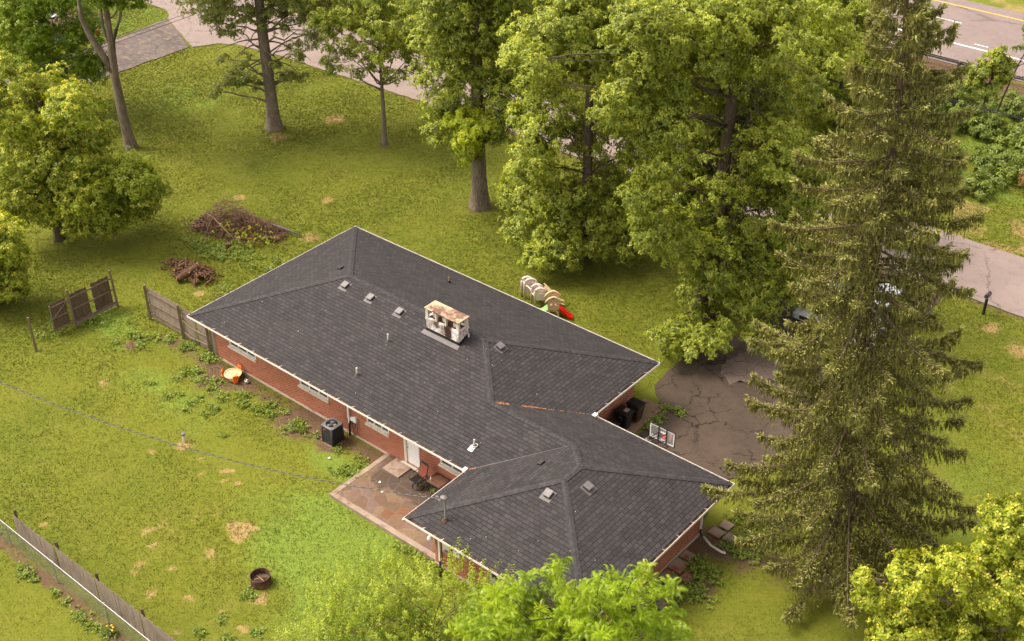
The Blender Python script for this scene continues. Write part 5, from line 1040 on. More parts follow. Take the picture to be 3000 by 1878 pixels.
vs = [(x, y, 1.03) for x, y in out]+[(x, y, 1.075) for x, y in out]+[(x, y, 1.095) for x, y in c_]+[(x, y, .98) for x, y in c_]
mb.add(vs, [(r*n+i, r*n+(i+1) % n, (r+1)*n+(i+1) % n, (r+1)*n+i) for r in range(3) for i in range(n)]); mb.build('top_panel', MT['actop'], t, smooth=False)
mb = MB(); mb.cyl((A[0], A[1], 1.02), .288, .01, 36); fn = mb.build('fan_well', MT['fan'], t)
mb = MB()
for i in range(3):
    a = 2.1*i; mb.add([(A[0]+.05*math.cos(a), A[1]+.05*math.sin(a), 1.055), (A[0]+.24*math.cos(a-.3), A[1]+.24*math.sin(a-.3), 1.05), (A[0]+.25*math.cos(a+.6), A[1]+.25*math.sin(a+.6), 1.07), (A[0]+.06*math.cos(a+.9), A[1]+.06*math.sin(a+.9), 1.06)], [(0, 1, 2, 3)])
mb.build('fan_blades', MT['fan'], t)
mb = MB()
for i in range(8): r0 = .045+.028*i; mb.ring((A[0], A[1], 0), r0, r0+.0025, 1.085, 1.090, 28)
for i in range(4): a = i*math.pi/4; mb.box((A[0], A[1], 1.083), (.52, .006, .006), a)
mb.build('fan_guard', MT['actop'], t)
MB().tube([(A[0], A[1], 1.05), (A[0], A[1], 1.13)], [.05, .018], 10).build('hub', MT['vent'], t)
MB().bx(A[0]-.22, A[0]-.06, A[1]-s-.016, A[1]-s-.006, .84, .92).build('red_badge', MT['redmark'], t)
MB().bx(A[0]-.40, A[0]+.40, A[1]-.40, A[1]+.40, -.03, .035).build('base_pad', MT['pad'], t, bevel=.01)
# ---- toys by the wall
A = (2.95, .18, 0); t = thing('toy_table', 'round cream plastic toddler table with orange seats by the wall', 'toy table', A)
mb = MB(); mb.tube([(A[0], A[1], .0), (A[0], A[1], .22), (A[0], A[1], .27), (A[0], A[1], .29)], [.30, .36, .46, .44], 28); mb.ring((A[0], A[1], 0), .40, .46, .28, .325, 28); mb.bx(A[0]-.20, A[0]+.22, A[1]-.12, A[1]+.12, .285, .31); mb.build('table_top', MT['creamplastic'], t, smooth=False, bevel=.008)
for a in (100, 215, 335):
    c = Vector((A[0]+.43*math.cos(rad(a)), A[1]+.43*math.sin(rad(a)), 0)); c.y = min(c.y, .66); d = Vector((math.cos(rad(a)), math.sin(rad(a)), 0)); R = Matrix.Rotation(rad(a), 3, 'Z')
    mb = MB(); mb.box(c+Vector((0, 0, .18)), (.24, .30, .05), rot=R); mb.box(c+d*.10+Vector((0, 0, .33)), (.05, .28, .32), rot=R @ Matrix.Rotation(rad(8), 3, 'Y')); mb.box(c+Vector((0, 0, .08)), (.16, .2, .16), rot=R); mb.build('seat', MT['orange'], t, bevel=.02)
t = thing('soccer_ball', 'white and dark soccer ball in the grass beside the cream toy table', 'ball', (3.80, .36, 0))
bm = bmesh.new(); bmesh.ops.create_icosphere(bm, subdivisions=3, radius=.115); me = bpy.data.meshes.new('shell'); ico = [Vector(v) for v in ((0, .526, .851), (0, -.526, .851), (0, .526, -.851), (0, -.526, -.851), (.526, .851, 0), (-.526, .851, 0), (.526, -.851, 0), (-.526, -.851, 0), (.851, 0, .526), (-.851, 0, .526), (.851, 0, -.526), (-.851, 0, -.526))]
for f in bm.faces:
    c = f.calc_center_median().normalized(); f.material_index = 1 if max(c.dot(v) for v in ico) > .93 else 0; f.smooth = True
bm.to_mesh(me); bm.free(); me.materials.append(MT['white']); me.materials.append(MT['black']); o = bpy.data.objects.new('shell', me); COL.objects.link(o); o.parent = t; o.location = (0, 0, .105)
# ---- fire pit, stand pipe
A = (15.05, -8.42, 0); t = thing('fire_pit', 'rusty round steel fire ring full of charred sticks on the back lawn', 'fire pit', A)
MB().ring(A, .405, .43, -.03, .42, 36).build('ring', MT['rust'], t); MB().cyl((A[0], A[1], -.02), .40, .14, 20).build('ash_bed', MT['ash'], t)
rr = random.Random(2)
for i in range(22):
    a = rr.uniform(0, 6.28); q = rr.uniform(0, .2); c = Vector((A[0]+q*math.cos(a), A[1]+q*math.sin(a), .16+.008*i*.6)); an = rr.uniform(0, 3.14); L = rr.uniform(.10, .20) if i < 19 else .26
    d = Vector((math.cos(an), math.sin(an), rr.uniform(-.1, .25)))*L; MB().tube([c-d, c+d*.1, c+d], [.012 if i < 19 else .02, .011, .010], 6).build('stick', MT['logend'] if i > 19 else (MT['twig'] if i % 3 else MT['ash']), t)
A = (5.09, -4.62, 0); t = thing('cleanout_pipe', 'short white capped pipe sticking out of the back lawn', 'pipe', A)
MB().cyl((A[0], A[1], -.05), .075, .45, 16).build('pipe', MT['grime'], t); MB().cyl((A[0], A[1], .38), .10, .10, 16).build('cap', MT['vent'], t, bevel=.01)
# ---- patio furniture
A = (16.1, .02, .13); t = thing('patio_chair', 'swivel patio chair with rust red sling and dark metal frame', 'chair', A); F_ = Vector((.35, -.94, 0)).normalized(); S_ = Vector((F_.y, -F_.x, 0))*-1; C_ = Vector(A)
F_ = Vector((-.12, -.99, 0)).normalized(); S_ = Vector((-F_.y, F_.x, 0)); up = Vector((0, 0, 1))
def pnt(f, s_, z): return C_+F_*f+S_*s_+up*z
MB().add([pnt(-.22, -.24, .46), pnt(-.22, .24, .46), pnt(.25, .25, .44), pnt(.25, -.25, .44), pnt(-.22, -.24, .43), pnt(-.22, .24, .43), pnt(.25, .25, .41), pnt(.25, -.25, .41)], [(0,1,2,3),(7,6,5,4),(0,4,5,1),(1,5,6,2),(2,6,7,3),(3,7,4,0)]).build('seat', MT['blackmetal'], t)
MB().add([pnt(-.23, -.235, .46), pnt(-.23, .235, .46), pnt(-.42, .23, 1.06), pnt(-.42, -.23, 1.06), pnt(-.25, -.235, .46), pnt(-.25, .235, .46), pnt(-.44, .23, 1.06), pnt(-.44, -.23, 1.06)], [(0,1,2,3),(7,6,5,4),(0,4,5,1),(1,5,6,2),(2,6,7,3),(3,7,4,0)]).build('backrest', MT['chairfab'], t)
for s_ in (-1, 1):
    MB().tube([pnt(.25, s_*.28, .42), pnt(.27, s_*.30, .60), pnt(.05, s_*.31, .68), pnt(-.30, s_*.29, .70)], .016, 6).build('armrest', MT['blackmetal'], t)
MB().tube([pnt(.27, -.27, .43), pnt(-.22, -.27, .44), pnt(-.44, -.26, 1.10), pnt(-.46, -.1, 1.16), pnt(-.46, .1, 1.16), pnt(-.44, .26, 1.10), pnt(-.22, .27, .44), pnt(.27, .27, .43)], .018, 6).build('frame', MT['blackmetal'], t)
MB().box(pnt(-.45, 0, 1.12), (.06, .42, .14), rot=Matrix((F_, S_, up)).transposed()).build('headrest', MT['black'], t, bevel=.03)
MB().cyl((C_.x, C_.y, .2), .04, .38, 10).build('pedestal', MT['blackmetal'], t)
mb = MB(); n = 28; mb.tube([(C_.x+.29*math.cos(2*math.pi*i/n), C_.y+.29*math.sin(2*math.pi*i/n), .155) for i in range(n+1)], .014, 6); mb.build('base_ring', MT['blackmetal'], t)
for i in range(4): a = i*math.pi/2+.4; MB().tube([(C_.x, C_.y, .34), (C_.x+.16*math.cos(a), C_.y+.16*math.sin(a), .30), (C_.x+.29*math.cos(a), C_.y+.29*math.sin(a), .16)], .013, 6).build('base_leg', MT['blackmetal'], t)
A = (17.0, .40, .13); t = thing('patio_table', 'small square brown topped patio table against the brick wall', 'table', A)
MB().bx(A[0]-.40, A[0]+.40, A[1]-.36, A[1]+.36, .70, .735).build('table_top', MT['tabletop'], t, bevel=.01)
mb = MB()
for q in ((-.41, .41, -.385, -.36), (-.41, .41, .36, .385), (-.425, -.40, -.385, .385), (.40, .425, -.385, .385)): mb.bx(A[0]+q[0], A[0]+q[1], A[1]+q[2], A[1]+q[3], .69, .745)
mb.build('rim', MT['blackmetal'], t)
for sx_ in (-1, 1):
    for sy_ in (-1, 1): MB().tube([(A[0]+sx_*.37, A[1]+sy_*.33, .13), (A[0]+sx_*.33, A[1]+sy_*.30, .45), (A[0]+sx_*.38, A[1]+sy_*.34, .70)], .018, 6).build('leg', MT['blackmetal'], t)
MB().cyl((16.72, .18, .736), .035, .15, 12).tube([(16.72, .18, .886), (16.72, .18, .92), (16.72, .18, .95)], [.035, .014, .014], 12)
o = MB().tube([(16.74, .20, .736), (16.74, .20, .88), (16.74, .20, .92), (16.74, .20, .96)], [.034, .034, .014, .014], 12).build('spray_bottle', MT['white'], smooth=True); tag(o, 'small white bottle standing on the brown patio table', 'bottle')
t = thing('metal_hoop', 'second dark metal chair frame lying behind the patio table', 'chair frame', (17.2, -.35, .13))
MB().tube([(17.15+.33*math.cos(a/4), -.38+.30*math.sin(a/4), .15+.02*math.sin(a)) for a in range(-5, 9)], .017, 6).build('ring', MT['blackmetal'], t)
MB().tube([(17.0, -.2, .15), (17.1, -.1, .5), (17.35, -.05, .62)], .017, 6).build('leg', MT['blackmetal'], t)
# ---- wheeled bins
def bin_(name, label, x, y, s, mb_, ml, st=False):
    t = thing(name, label, 'bin', (x, y, .06)); h = .98*s; w0, w1, d0, d1 = .24*s, .31*s, .24*s, .36*s
    m = MB(); m.add([(x-d0, y-w0, .10), (x+d0, y-w0, .10), (x+d0, y+w0, .10), (x-d0, y+w0, .10), (x-d1, y-w1, .06+h), (x+d1, y-w1, .06+h), (x+d1, y+w1, .06+h), (x-d1, y+w1, .06+h)], [(0,3,2,1),(4,5,6,7),(0,1,5,4),(1,2,6,5),(2,3,7,6),(3,0,4,7)]); m.build('body', MT[mb_], t, bevel=.035)
    z = .06+h; m = MB(); m.bx(x-d1-.02, x+d1+.04, y-w1-.025, y+w1+.025, z+.002, z+.05); m.bx(x-d1+.07, x+d1-.08, y-w1+.06, y+w1-.06, z+.045, z+.085); m.build('lid', MT[ml], t, bevel=.02)
    m = MB(); m.tube([(x-d1-.06, y-w1+.03, z), (x-d1-.06, y+w1-.03, z)], .018, 8); m.build('handle', MT['black'], t)
    for q in (-1, 1): MB().tube([(x-d0-.02, y+q*(w0+.02), .19), (x-d0-.02, y+q*(w0+.07), .19)], .13*s, 16).build('wheel', MT['tyre'], t)
    MB().bx(x+d1+.001, x+d1+.012, y-.09, y-.06, z-.12, z-.01).build('grip', MT['vent'], t)
    if st:
        m = MB(); m.bx(x-.02, x+.20, y-.02, y+.20, z+.0855, z+.088, 0); m.bx(x-.02, x+.20, y-.075, y-.02, z+.0855, z+.088, 1)
        for k in range(4): m.bx(x+.01+.045*k, x+.035+.045*k, y+.02, y+.17, z+.0885, z+.0895, 2)
        m.build('sticker', [MT['sticker'], MT['redmark'], MT['acmetal']], t)
        m = MB(); m.ring((x+.26, y-w1-.0, 0), .0, .001, 0, .001, 3) if 0 else None
        o = MB().tube([(x+.02, y-w1+.015, .80), (x+.02, y-w1-.012, .80)], [.11, .11], 20); o.build('round_emblem', MT['vent'], t); MB().tube([(x+.02, y-w1-.006, .80), (x+.02, y-w1-.018, .80)], [.075, .075], 20).build('emblem_centre', MT['binblack'], t)
    return t
bin_('wheeled_bin', 'black wheeled bin with a red and white sticker on its lid', 20.72, 9.50, 1.0, 'binblack', 'binblack', True)
bin_('wheeled_bin', 'brown wheeled bin with black lid, farthest from the roof valley', 20.80, 10.36, 1.0, 'binbrown', 'binblack')
bin_('wheeled_bin', 'low dark bin partly hidden under the roof edge beside the sticker bin', 20.66, 8.68, .72, 'black', 'black')
# ---- basketball hoop over the driveway, seen from behind
BX, BY = 24.12, 7.62; t = thing('basketball_hoop', 'portable basketball hoop with clear backboard and black pole beside the garage eave', 'basketball hoop', (BX-.4, 7.05, 0))
x0, x1, z0, z1 = 23.40, 24.78, 2.10, 2.94
MB().bx(x0+.05, x1-.05, BY-.004, BY+.004, z0+.05, z1-.05)
gm, gn, gp, _o = newmat('acrylic'); gp.inputs['Base Color'].default_value = (.9, .9, .9, 1); gp.inputs['Roughness'].default_value = .08; gp.inputs['Alpha'].default_value = .10; MT['acrylic'] = gm
bb = MB().bx(x0+.05, x1-.05, BY-.004, BY+.004, z0+.05, z1-.05).build('backboard', MT['acrylic'], t)
mb = MB()
for q in ((x0+.03, x1-.03, z0+.03, z0+.09), (x0+.03, x1-.03, z1-.09, z1-.03), (x0+.03, x0+.09, z0+.08, z1-.08), (x1-.08, x1-.03, z0+.08, z1-.08)): mb.bx(q[0], q[1], BY-.012, BY+.012, q[2], q[3])
mb.build('white_border', MT['white'], bb)
mb = MB()
for q in ((x0, x1, z0, z0+.03), (x0, x1, z1-.03, z1), (x0, x0+.03, z0+.03, z1-.03), (x1-.03, x1, z0+.03, z1-.03)): mb.bx(q[0], q[1], BY-.02, BY+.02, q[2], q[3])
mb.build('frame', MT['black'], bb)
for x in (BX-.20, BX+.22): MB().bx(x-.018, x+.018, BY-.05, BY-.014, z0-.02, z1+.02).build('upright_bar', MT['blackmetal'], t)
mb = MB(); mb.bx(BX-.12, BX+.16, BY-.013, BY-.006, 2.62, 2.70); mb.build('target_mark', MT['white'], bb); MB().bx(BX-.14, BX+.18, BY-.013, BY-.006, z0+.09, z0+.20).build('logo_plate', MT['white'], bb)
mb = MB()
for i, (a, b) in enumerate(((x0+.14, .10), (x0+.20, .06), (x0+.26, .08), (x0+.32, .05), (x0+.37, .07))): mb.bx(a, a+.035, BY-.013, BY-.006, z0+.15, z0+.15+b)
mb.bx(x0+.13, x0+.42, BY-.013, BY-.006, z0+.11, z0+.13); mb.build('white_lettering', MT['white'], bb)
n = 26; rc = Vector((BX+.02, BY+.40, 2.36)); mb = MB(); mb.tube([(rc.x+.23*math.cos(2*math.pi*i/n), rc.y+.23*math.sin(2*math.pi*i/n), rc.z) for i in range(n+1)], .012, 6); mb.build('rim', MT['red'], t)
MB().bx(BX-.05, BX+.09, BY+.015, BY+.17, 2.26, 2.38).build('rim_bracket', MT['red'], t, bevel=.01)
mb = MB()
for i in range(12):
    a = 2*math.pi*i/12; b = a+.5; c = a-.5
    for e in (b, c): mb.tube([(rc.x+.23*math.cos(a), rc.y+.23*math.sin(a), rc.z), (rc.x+.15*math.cos(e), rc.y+.15*math.sin(e), rc.z-.22), (rc.x+.12*math.cos(a), rc.y+.12*math.sin(a), rc.z-.42)], .003, 3)
mb.build('net', MT['white'], t)
MB().tube([(BX-.38, 7.02, .15), (BX-.34, 7.05, 2.62)], .075, 8).build('pole', MT['black'], t, smooth=True)
for z in (2.26, 2.62):
    MB().tube([(BX-.35, 7.05, z-.1), (BX-.16, BY-.04, z+.05)], .022, 6).build('arm', MT['blackmetal'], t); MB().tube([(BX-.30, 7.07, z-.1), (BX+.20, BY-.04, z+.05)], .022, 6).build('arm', MT['blackmetal'], t)
MB().box((BX-.36, 7.02, 2.45), (.30, .14, .07), .3).build('height_adjuster', MT['vent'], t, bevel=.01)
MB().box((BX-.40, 6.75, .14), (.75, .95, .22)).build('base', MT['black'], t, bevel=.06)
# ---- playset
A = Vector((10.55, 15.35, 0)); R_ = Vector(RV); F2 = Vector(FV)
def pf(o, u, w_, z): return o+R_*u+F2*w_+Vector((0, 0, z))
def arch(o, u0, w_, wd, h, post_, th=.09, n=12, leg=0.):
    """arched plastic side panel facing the camera side, drawn as a bent bar"""
    p = [(u0-wd/2-leg, w_, 0)]; z1 = h-wd/2
    p += [(u0-wd/2*math.cos(math.pi*i/n), w_, z1+wd/2*math.sin(math.pi*i/n)) for i in range(n+1)]+[(u0+wd/2+leg, w_, 0)]
    return post_.tube([tuple(pf(o, *q)) for q in p], th*.62, 6)
t = thing('climbing_frame', 'faded pinkish white plastic climbing frame with arched panels behind the roof', 'play climber', tuple(A))
for i, (u, w_, wd, h) in enumerate(((.25, -.15, .62, 1.15), (0.08, .20, .62, 1.18), (-.26, .62, .70, 1.28), (-.46, .88, .62, 1.25))):
    mb = MB(); arch(A, u, w_, wd, h, mb, .10); pn = mb.build('arched_panel', MT['pinkbeige'], t, smooth=True)
    mb = MB(); c0 = pf(A, u, w_, h*.42); R3 = Matrix((R_, F2, Vector((0, 0, 1)))).transposed()
    mb.box(pf(A, u, w_, .58 if i != 1 else .8), (wd-.06, .05, .46), rot=R3); mb.box(pf(A, u, w_, h-.24), (wd-.10, .05, .10), rot=R3)
    mb.box(pf(A, u-wd*.27, w_, h*.66), (.10, .045, .5), rot=R3); mb.box(pf(A, u+wd*.27, w_, h*.66), (.10, .045, .5), rot=R3); mb.build('infill', MT['pinkbeige'], t, bevel=.02)
for a, b in (((-.05, -.1, .62), (-.22, .20, .62)), ((.5, -.15, .85), (.36, .20, .88)), ((-.22, .20, .8), (-.56, .62, .9)), ((.36, .20, .9), (.05, .62, .95)), ((-.56, .62, 1.0), (-.74, .88, .95))):
    MB().tube([tuple(pf(A, *a)), tuple(pf(A, *b))], .04, 6).build('side_bar', MT['pinkbeige'], t)
MB().add([tuple(pf(A, *q)) for q in ((-.02, -.1, .6), (.4, -.1, .6), (.1, .7, .62), (-.45, .7, .62))], [(0, 1, 2, 3)]).build('platform', MT['pinkbeige'], t)
mb = MB(); s0, s1 = (.45, .35, .98), (1.35, -.25, .28)
for dz, dd in ((0, 0),): mb.add([tuple(pf(A, s0[0], s0[1]-.18, s0[2])), tuple(pf(A, s0[0]+.1, s0[1]+.18, s0[2])), tuple(pf(A, s1[0]+.1, s1[1]+.18, s1[2])), tuple(pf(A, s1[0], s1[1]-.18, s1[2]))], [(0, 1, 2, 3)])
for q in (-.18, .18): mb.tube([tuple(pf(A, s0[0], s0[1]+q, s0[2]+.06)), tuple(pf(A, s1[0], s1[1]+q, s1[2]+.06)), tuple(pf(A, s1[0]+.2, s1[1]+q-.05, s1[2]-.02))], .045, 6)
mb.build('slide', MT['beige'], t)
B = Vector((12.05, 15.0, 0)); t = thing('playhouse', 'small beige plastic playhouse climber with a red slide behind the roof edge', 'playhouse', tuple(B)); R3 = Matrix((R_, F2, Vector((0, 0, 1)))).transposed()
def hpanel(w_, h0, nm):
    mb = MB(); wd = .66; th = .07
    def ext(poly):
        n = len(poly); vs = [tuple(pf(B, u, w_-th/2, z)) for u, z in poly]+[tuple(pf(B, u, w_+th/2, z)) for u, z in poly]
        mb.add(vs, [tuple(range(n)), tuple(range(n, 2*n))[::-1]]+[(i, (i+1) % n, n+(i+1) % n, n+i) for i in range(n)])
    ext([(-.33, 0), (-.20, 0), (-.18, .42), (-.30, .5)]); ext([(.33, 0), (.20, 0), (.18, .42), (.30, .5)])
    ext([(-.31, .5), (.31, .5), (.33, .80), (-.33, .80)])
    for u0, u1 in ((-.33, -.18), (-.06, .06), (.18, .33)): ext([(u0, .80), (u1, .80), (u1*1.02, 1.0), (u0*1.02, 1.0)])
    ext([(-.36, 1.0), (.36, 1.0), (.30, 1.16), (.14, 1.27), (0, 1.31), (-.14, 1.27), (-.30, 1.16)])
    o = mb.build(nm, MT['beige'], t, bevel=.015); mb = MB(); mb.tube([tuple(pf(B, u, w_-.03, z)) for u, z in ((-.43, .98), (-.34, 1.14), (-.18, 1.28), (0, 1.35), (.18, 1.28), (.34, 1.14), (.43, .98))], .055, 6); mb.build('roof_edge', MT['creamplastic'], o, smooth=True)
    for u, z in ((-.26, .46), (.26, .46), (0, 1.22)): MB().tube([tuple(pf(B, u, w_-.04, z)), tuple(pf(B, u, w_-.055, z))], .03, 8).build('bolt', MT['redmark'], o)
hpanel(-.10, 1.3, 'front_panel'); hpanel(.52, 1.3, 'back_panel')
MB().box(pf(B, 0, .2, .5), (.56, .6, .05), rot=R3).build('deck', MT['beige'], t)
mb = MB(); sl_ = [(.30, .1, .52), (.55, -.02, .38), (.85, -.16, .16), (1.05, -.22, .09)]
for a, b in zip(sl_, sl_[1:]): mb.add([tuple(pf(B, a[0], a[1]-.17, a[2])), tuple(pf(B, a[0], a[1]+.17, a[2])), tuple(pf(B, b[0], b[1]+.17, b[2])), tuple(pf(B, b[0], b[1]-.17, b[2])), tuple(pf(B, a[0], a[1]-.17, max(.01, a[2]-.12))), tuple(pf(B, a[0], a[1]+.17, max(.01, a[2]-.12))), tuple(pf(B, b[0], b[1]+.17, max(.01, b[2]-.12))), tuple(pf(B, b[0], b[1]-.17, max(.01, b[2]-.12)))], [(0,1,2,3),(7,6,5,4),(0,3,7,4),(1,5,6,2),(0,4,5,1),(3,2,6,7)])
for q in (-.17, .17): mb.tube([tuple(pf(B, a[0], a[1]+q, a[2]+.05)) for a in sl_], .04, 6)
mb.build('red_slide', MT['red'], t)
mb = MB(); mb.add([tuple(pf(B, *q)) for q in ((-.30, .05, .42), (-.30, .55, .46), (-.82, .5, .07), (-.85, .05, .07), (-.30, .05, .34), (-.30, .55, .38), (-.82, .5, .0), (-.85, .05, .0))], [(0,1,2,3),(7,6,5,4),(0,3,7,4),(1,5,6,2),(0,4,5,1),(3,2,6,7)]); mb.build('green_ramp', MT['green'], t, bevel=.02)
# ---- cars on the driveway
def carbody(t, paint, x, y, L, Wd, H, suv=True):
    """nose towards -y; lofted body, glass, wheels"""
    hood = .27*L; prof = []
    def ringz(yy, w_, zb, zt, inset=.06): return [(x-w_/2, yy, zb), (x-w_/2-.02, yy, (zb+zt)*.55), (x-w_/2+inset, yy, zt), (x+w_/2-inset, yy, zt), (x+w_/2+.02, yy, (zb+zt)*.55), (x+w_/2, yy, zb)]
    def loft(rs, mat, nm, par):
        m = MB(); n = len(rs[0]); vs = [v for r in rs for v in r]
        m.add(vs, [(k*n+i, k*n+(i+1) % n, (k+1)*n+(i+1) % n, (k+1)*n+i) for k in range(len(rs)-1) for i in range(n)]+[tuple(range(n)), tuple(range((len(rs)-1)*n, len(rs)*n))]); return m.build(nm, mat, par, bevel=.03)
    y0 = y-L/2; bz = H*.60
    b = loft([ringz(y0, Wd*.80, .38, bz*.80, .12), ringz(y0+.12, Wd*.94, .30, bz*.90, .10), ringz(y0+hood*.6, Wd, .28, bz*.97), ringz(y0+hood, Wd, .28, bz), ringz(y0+L*.6, Wd, .28, bz*1.02), ringz(y0+L-.25, Wd*.98, .3, bz*1.02), ringz(y0+L, Wd*.90, .42, bz*.92, .1)], paint, 'body', t)
    def cab(yy, w_, z): return [(x-w_/2, yy, bz-.03), (x-w_/2+.02, yy, bz), (x-w_/2+(z-bz)*.35, yy, z), (x+w_/2-(z-bz)*.35, yy, z), (x+w_/2-.02, yy, bz), (x+w_/2, yy, bz-.03)]
    e = y0+L-(.25 if suv else .9); g0 = y0+hood+.05
    def frust(p0, p1, z0_, z1_, w0_, w1_, mat, nm):
        m = MB(); m.add([(x-w0_/2, p0[0], z0_), (x+w0_/2, p0[0], z0_), (x+w0_/2, p0[1], z0_), (x-w0_/2, p0[1], z0_), (x-w1_/2, p1[0], z1_), (x+w1_/2, p1[0], z1_), (x+w1_/2, p1[1], z1_), (x-w1_/2, p1[1], z1_)], [(0,3,2,1),(4,5,6,7),(0,1,5,4),(1,2,6,5),(2,3,7,6),(3,0,4,7)]); return m.build(nm, mat, t, bevel=.03)
    frust((g0, e), (g0+.62, e-.30), bz-.04, H-.05, Wd-.10, Wd-.42, MT['glass'], 'windows'); frust((g0+.55, e-.24), (g0+.66, e-.34), H-.07, H, Wd-.38, Wd-.50, paint, 'roof')
    for yy in (y0+.17*L, y0+.81*L):
        for q in (-1, 1):
            w_ = MB().tube([(x+q*(Wd/2-.22), yy, .34), (x+q*(Wd/2+.01), yy, .34)], .34, 20).build('wheel', MT['tyre'], t); MB().tube([(x+q*(Wd/2+.0), yy, .34), (x+q*(Wd/2+.02), yy, .34)], .20, 14).build('rim', MT['metal'], w_)
    for q in (-1, 1): MB().bx(x+q*(Wd*.36)-.15, x+q*(Wd*.36)+.15, y0-.01, y0+.07, bz*.68, bz*.84).build('headlight', MT['lamp'], t, bevel=.02)
    m = MB(); m.bx(x-.38, x+.38, y0-.02, y0+.03, bz*.55, bz*.80); g = m.build('grille', MT['chrome'], t)
    m = MB()
    for k in range(3): m.bx(x-.35, x+.35, y0-.025, y0-.021, bz*.58+k*.07, bz*.58+k*.07+.035)
    m.build('grille_slots', MT['black'], g)
t = thing('parked_car', 'white sport utility car parked on the driveway, glimpsed through the spruce', 'car', (25.9, 25.1, 0)); carbody(t, MT['carwhite'], 25.9, 25.1, 4.9, 1.95, 1.78)
t = thing('parked_car', 'silver car parked left of the white one, mostly hidden by leaves', 'car', (23.2, 25.0, 0)); carbody(t, MT['carsilver'], 23.2, 25.0, 4.6, 1.82, 1.45, False)
# ---- mailbox at the road
A = (30.05, 30.15, 0); t = thing('mailbox', 'dark mailbox on a thick black post at the road edge', 'mailbox', A)
MB().tube([(A[0], A[1], -.1), (A[0], A[1], 1.02)], .085, 4).build('post', MT['black'], t); MB().tube([(A[0], A[1]-.02, 1.02), (A[0], A[1]-.02, 1.07)], .13, 4).build('collar', MT['white'], t)
m = MB(); n = 10; pr = [(-.10, 0)]+[(-.10*math.cos(math.pi*i/n), .12+.10*math.sin(math.pi*i/n)) for i in range(n+1)]+[(.10, 0)]
k = len(pr); vs = [(A[0]+u, A[1]+yy, 1.10+z) for yy in (-.22, .30) for u, z in pr]; m.add(vs, [tuple(range(k)), tuple(range(k, 2*k))[::-1]]+[(i, (i+1) % k, k+(i+1) % k, k+i) for i in range(k)]); m.build('box', MT['acmetal'], t)
MB().bx(A[0]+.102, A[0]+.112, A[1]-.1, A[1]+.0, 1.20, 1.34).build('flag', MT['red'], t)
# ---- guardrail along the highway
t = thing('guardrail', 'dark steel guardrail on posts along the near side of the highway', 'guardrail', (16, 61.2, 0))
pf2 = [(0, .82), (.05, .80), (.075, .74), (.02, .69), (.02, .66), (.075, .61), (.05, .55), (0, .53)]
m = MB(); m.add([(x, 61.15+dy, z) for x in (-60, 80) for dy, z in pf2], [(i, i+1, i+9, i+8) for i in range(7)]); m.build('rail', MT['vent'], t)
for i in range(20):
    x = -22+i*3.05+.4; m = MB(); m.bx(x-.09, x+.09, 60.88, 61.13, -.1, .82); m.build('post', MT['wooddark'], t)
CABX, CABY, CABZ, CSAG = -4.01, -13.3, 7.46, 1.64
# ---- cables
def catenary(a, b, sag, n=30): a, b = Vector(a), Vector(b); return [tuple(a.lerp(b, i/n)-Vector((0, 0, 4*sag*(i/n)*(1-i/n)))) for i in range(n+1)]
t = thing('service_cable', 'twisted electric service cable sagging over the back lawn to the roof mast', 'cable', (20.6, -3.05, 4.0))
mb = MB(); mb.tube(catenary((20.52, -3.04, mz+1.10), (CABX, CABY, CABZ), CSAG, 60), .013, 6); mb.build('neutral_wire', MT['metal'], t)
pts = catenary((20.52, -3.04, mz+1.10), (CABX, CABY, CABZ), CSAG, 420)
for ph in (0, math.pi):
    mb = MB(); mb.tube([(p[0], p[1]+.022*math.cos(i*.55+ph), p[2]+.022*math.sin(i*.55+ph)) for i, p in enumerate(pts)], .012, 4); mb.build('insulated_wire', MT['black'], t)
t = thing('utility_cable', 'pair of black utility cables crossing above the slope at the right edge', 'cable', (24, 40, 7))
for dz in (0, .10): mb = MB(); mb.tube(catenary((-30, 36.4, 7.6+dz), (21.53, 39.91, 7.0+dz), 1.0)+catenary((21.53, 39.91, 7.0+dz), (70, 43.2, 7.6+dz), .3)[1:], .022, 6); mb.build('wire', MT['black'], t)
t = thing('driveway_cable', 'pair of thin dark cables crossing above the side driveway', 'cable', (-27.9, 17, 5.5))
for dz in (0, .26): mb = MB(); mb.tube(catenary((-27.2, -6, 5.6+dz), (-28.6, 50, 5.6+dz), .15), .018, 6); mb.build('wire', MT['black'], t)
# ---- firewood heap: every log its own object
rr = random.Random(8); protos = []
for i in range(5):
    L = .11+.045*i; r = .030+.009*i; t = thing('firewood_log', 'short brown split log in the firewood heap left of the roof', 'log', (0, 0, 0), 'logs in the firewood heap'); m = MB(); pts = [(-L, 0, 0), (-L*.3, 0, r*.12), (L*.4, .01, 0), (L, 0, 0)]; m.tube(pts, [r, r*1.06, r*.98, r], 7, 0, False); m.build('bark', MT['log'], t, smooth=True)
    for s in (-1, 1): MB().tube([(s*(L-.004), 0, 0), (s*(L+.002), 0, 0)], r*.97, 9).build('cut_end', MT['logend'], t)
    protos.append(t)
k = 0
for i in range(265):
    u = max(-1.1, min(1.1, rr.gauss(0, .48))); v = max(-1., min(1., rr.gauss(0, .42)))
    x, y = -6.85+1.75*u, 5.25+.80*v+.12*u; hh = .66*(1-u*u*.7-v*v)*(1-.35*math.exp(-((u+.05)/.2)**2)); z = .07+max(0, hh)*rr.uniform(.3, 1)
    if k < 5: o = protos[k]; o.location = (x, y, z)
    else: o = dup(protos[rr.randrange(5)], (x, y, z))
    o.rotation_euler = (rr.uniform(-.3, .3), rr.uniform(-.6, .6), rr.gauss(.4, 1.1)); k += 1
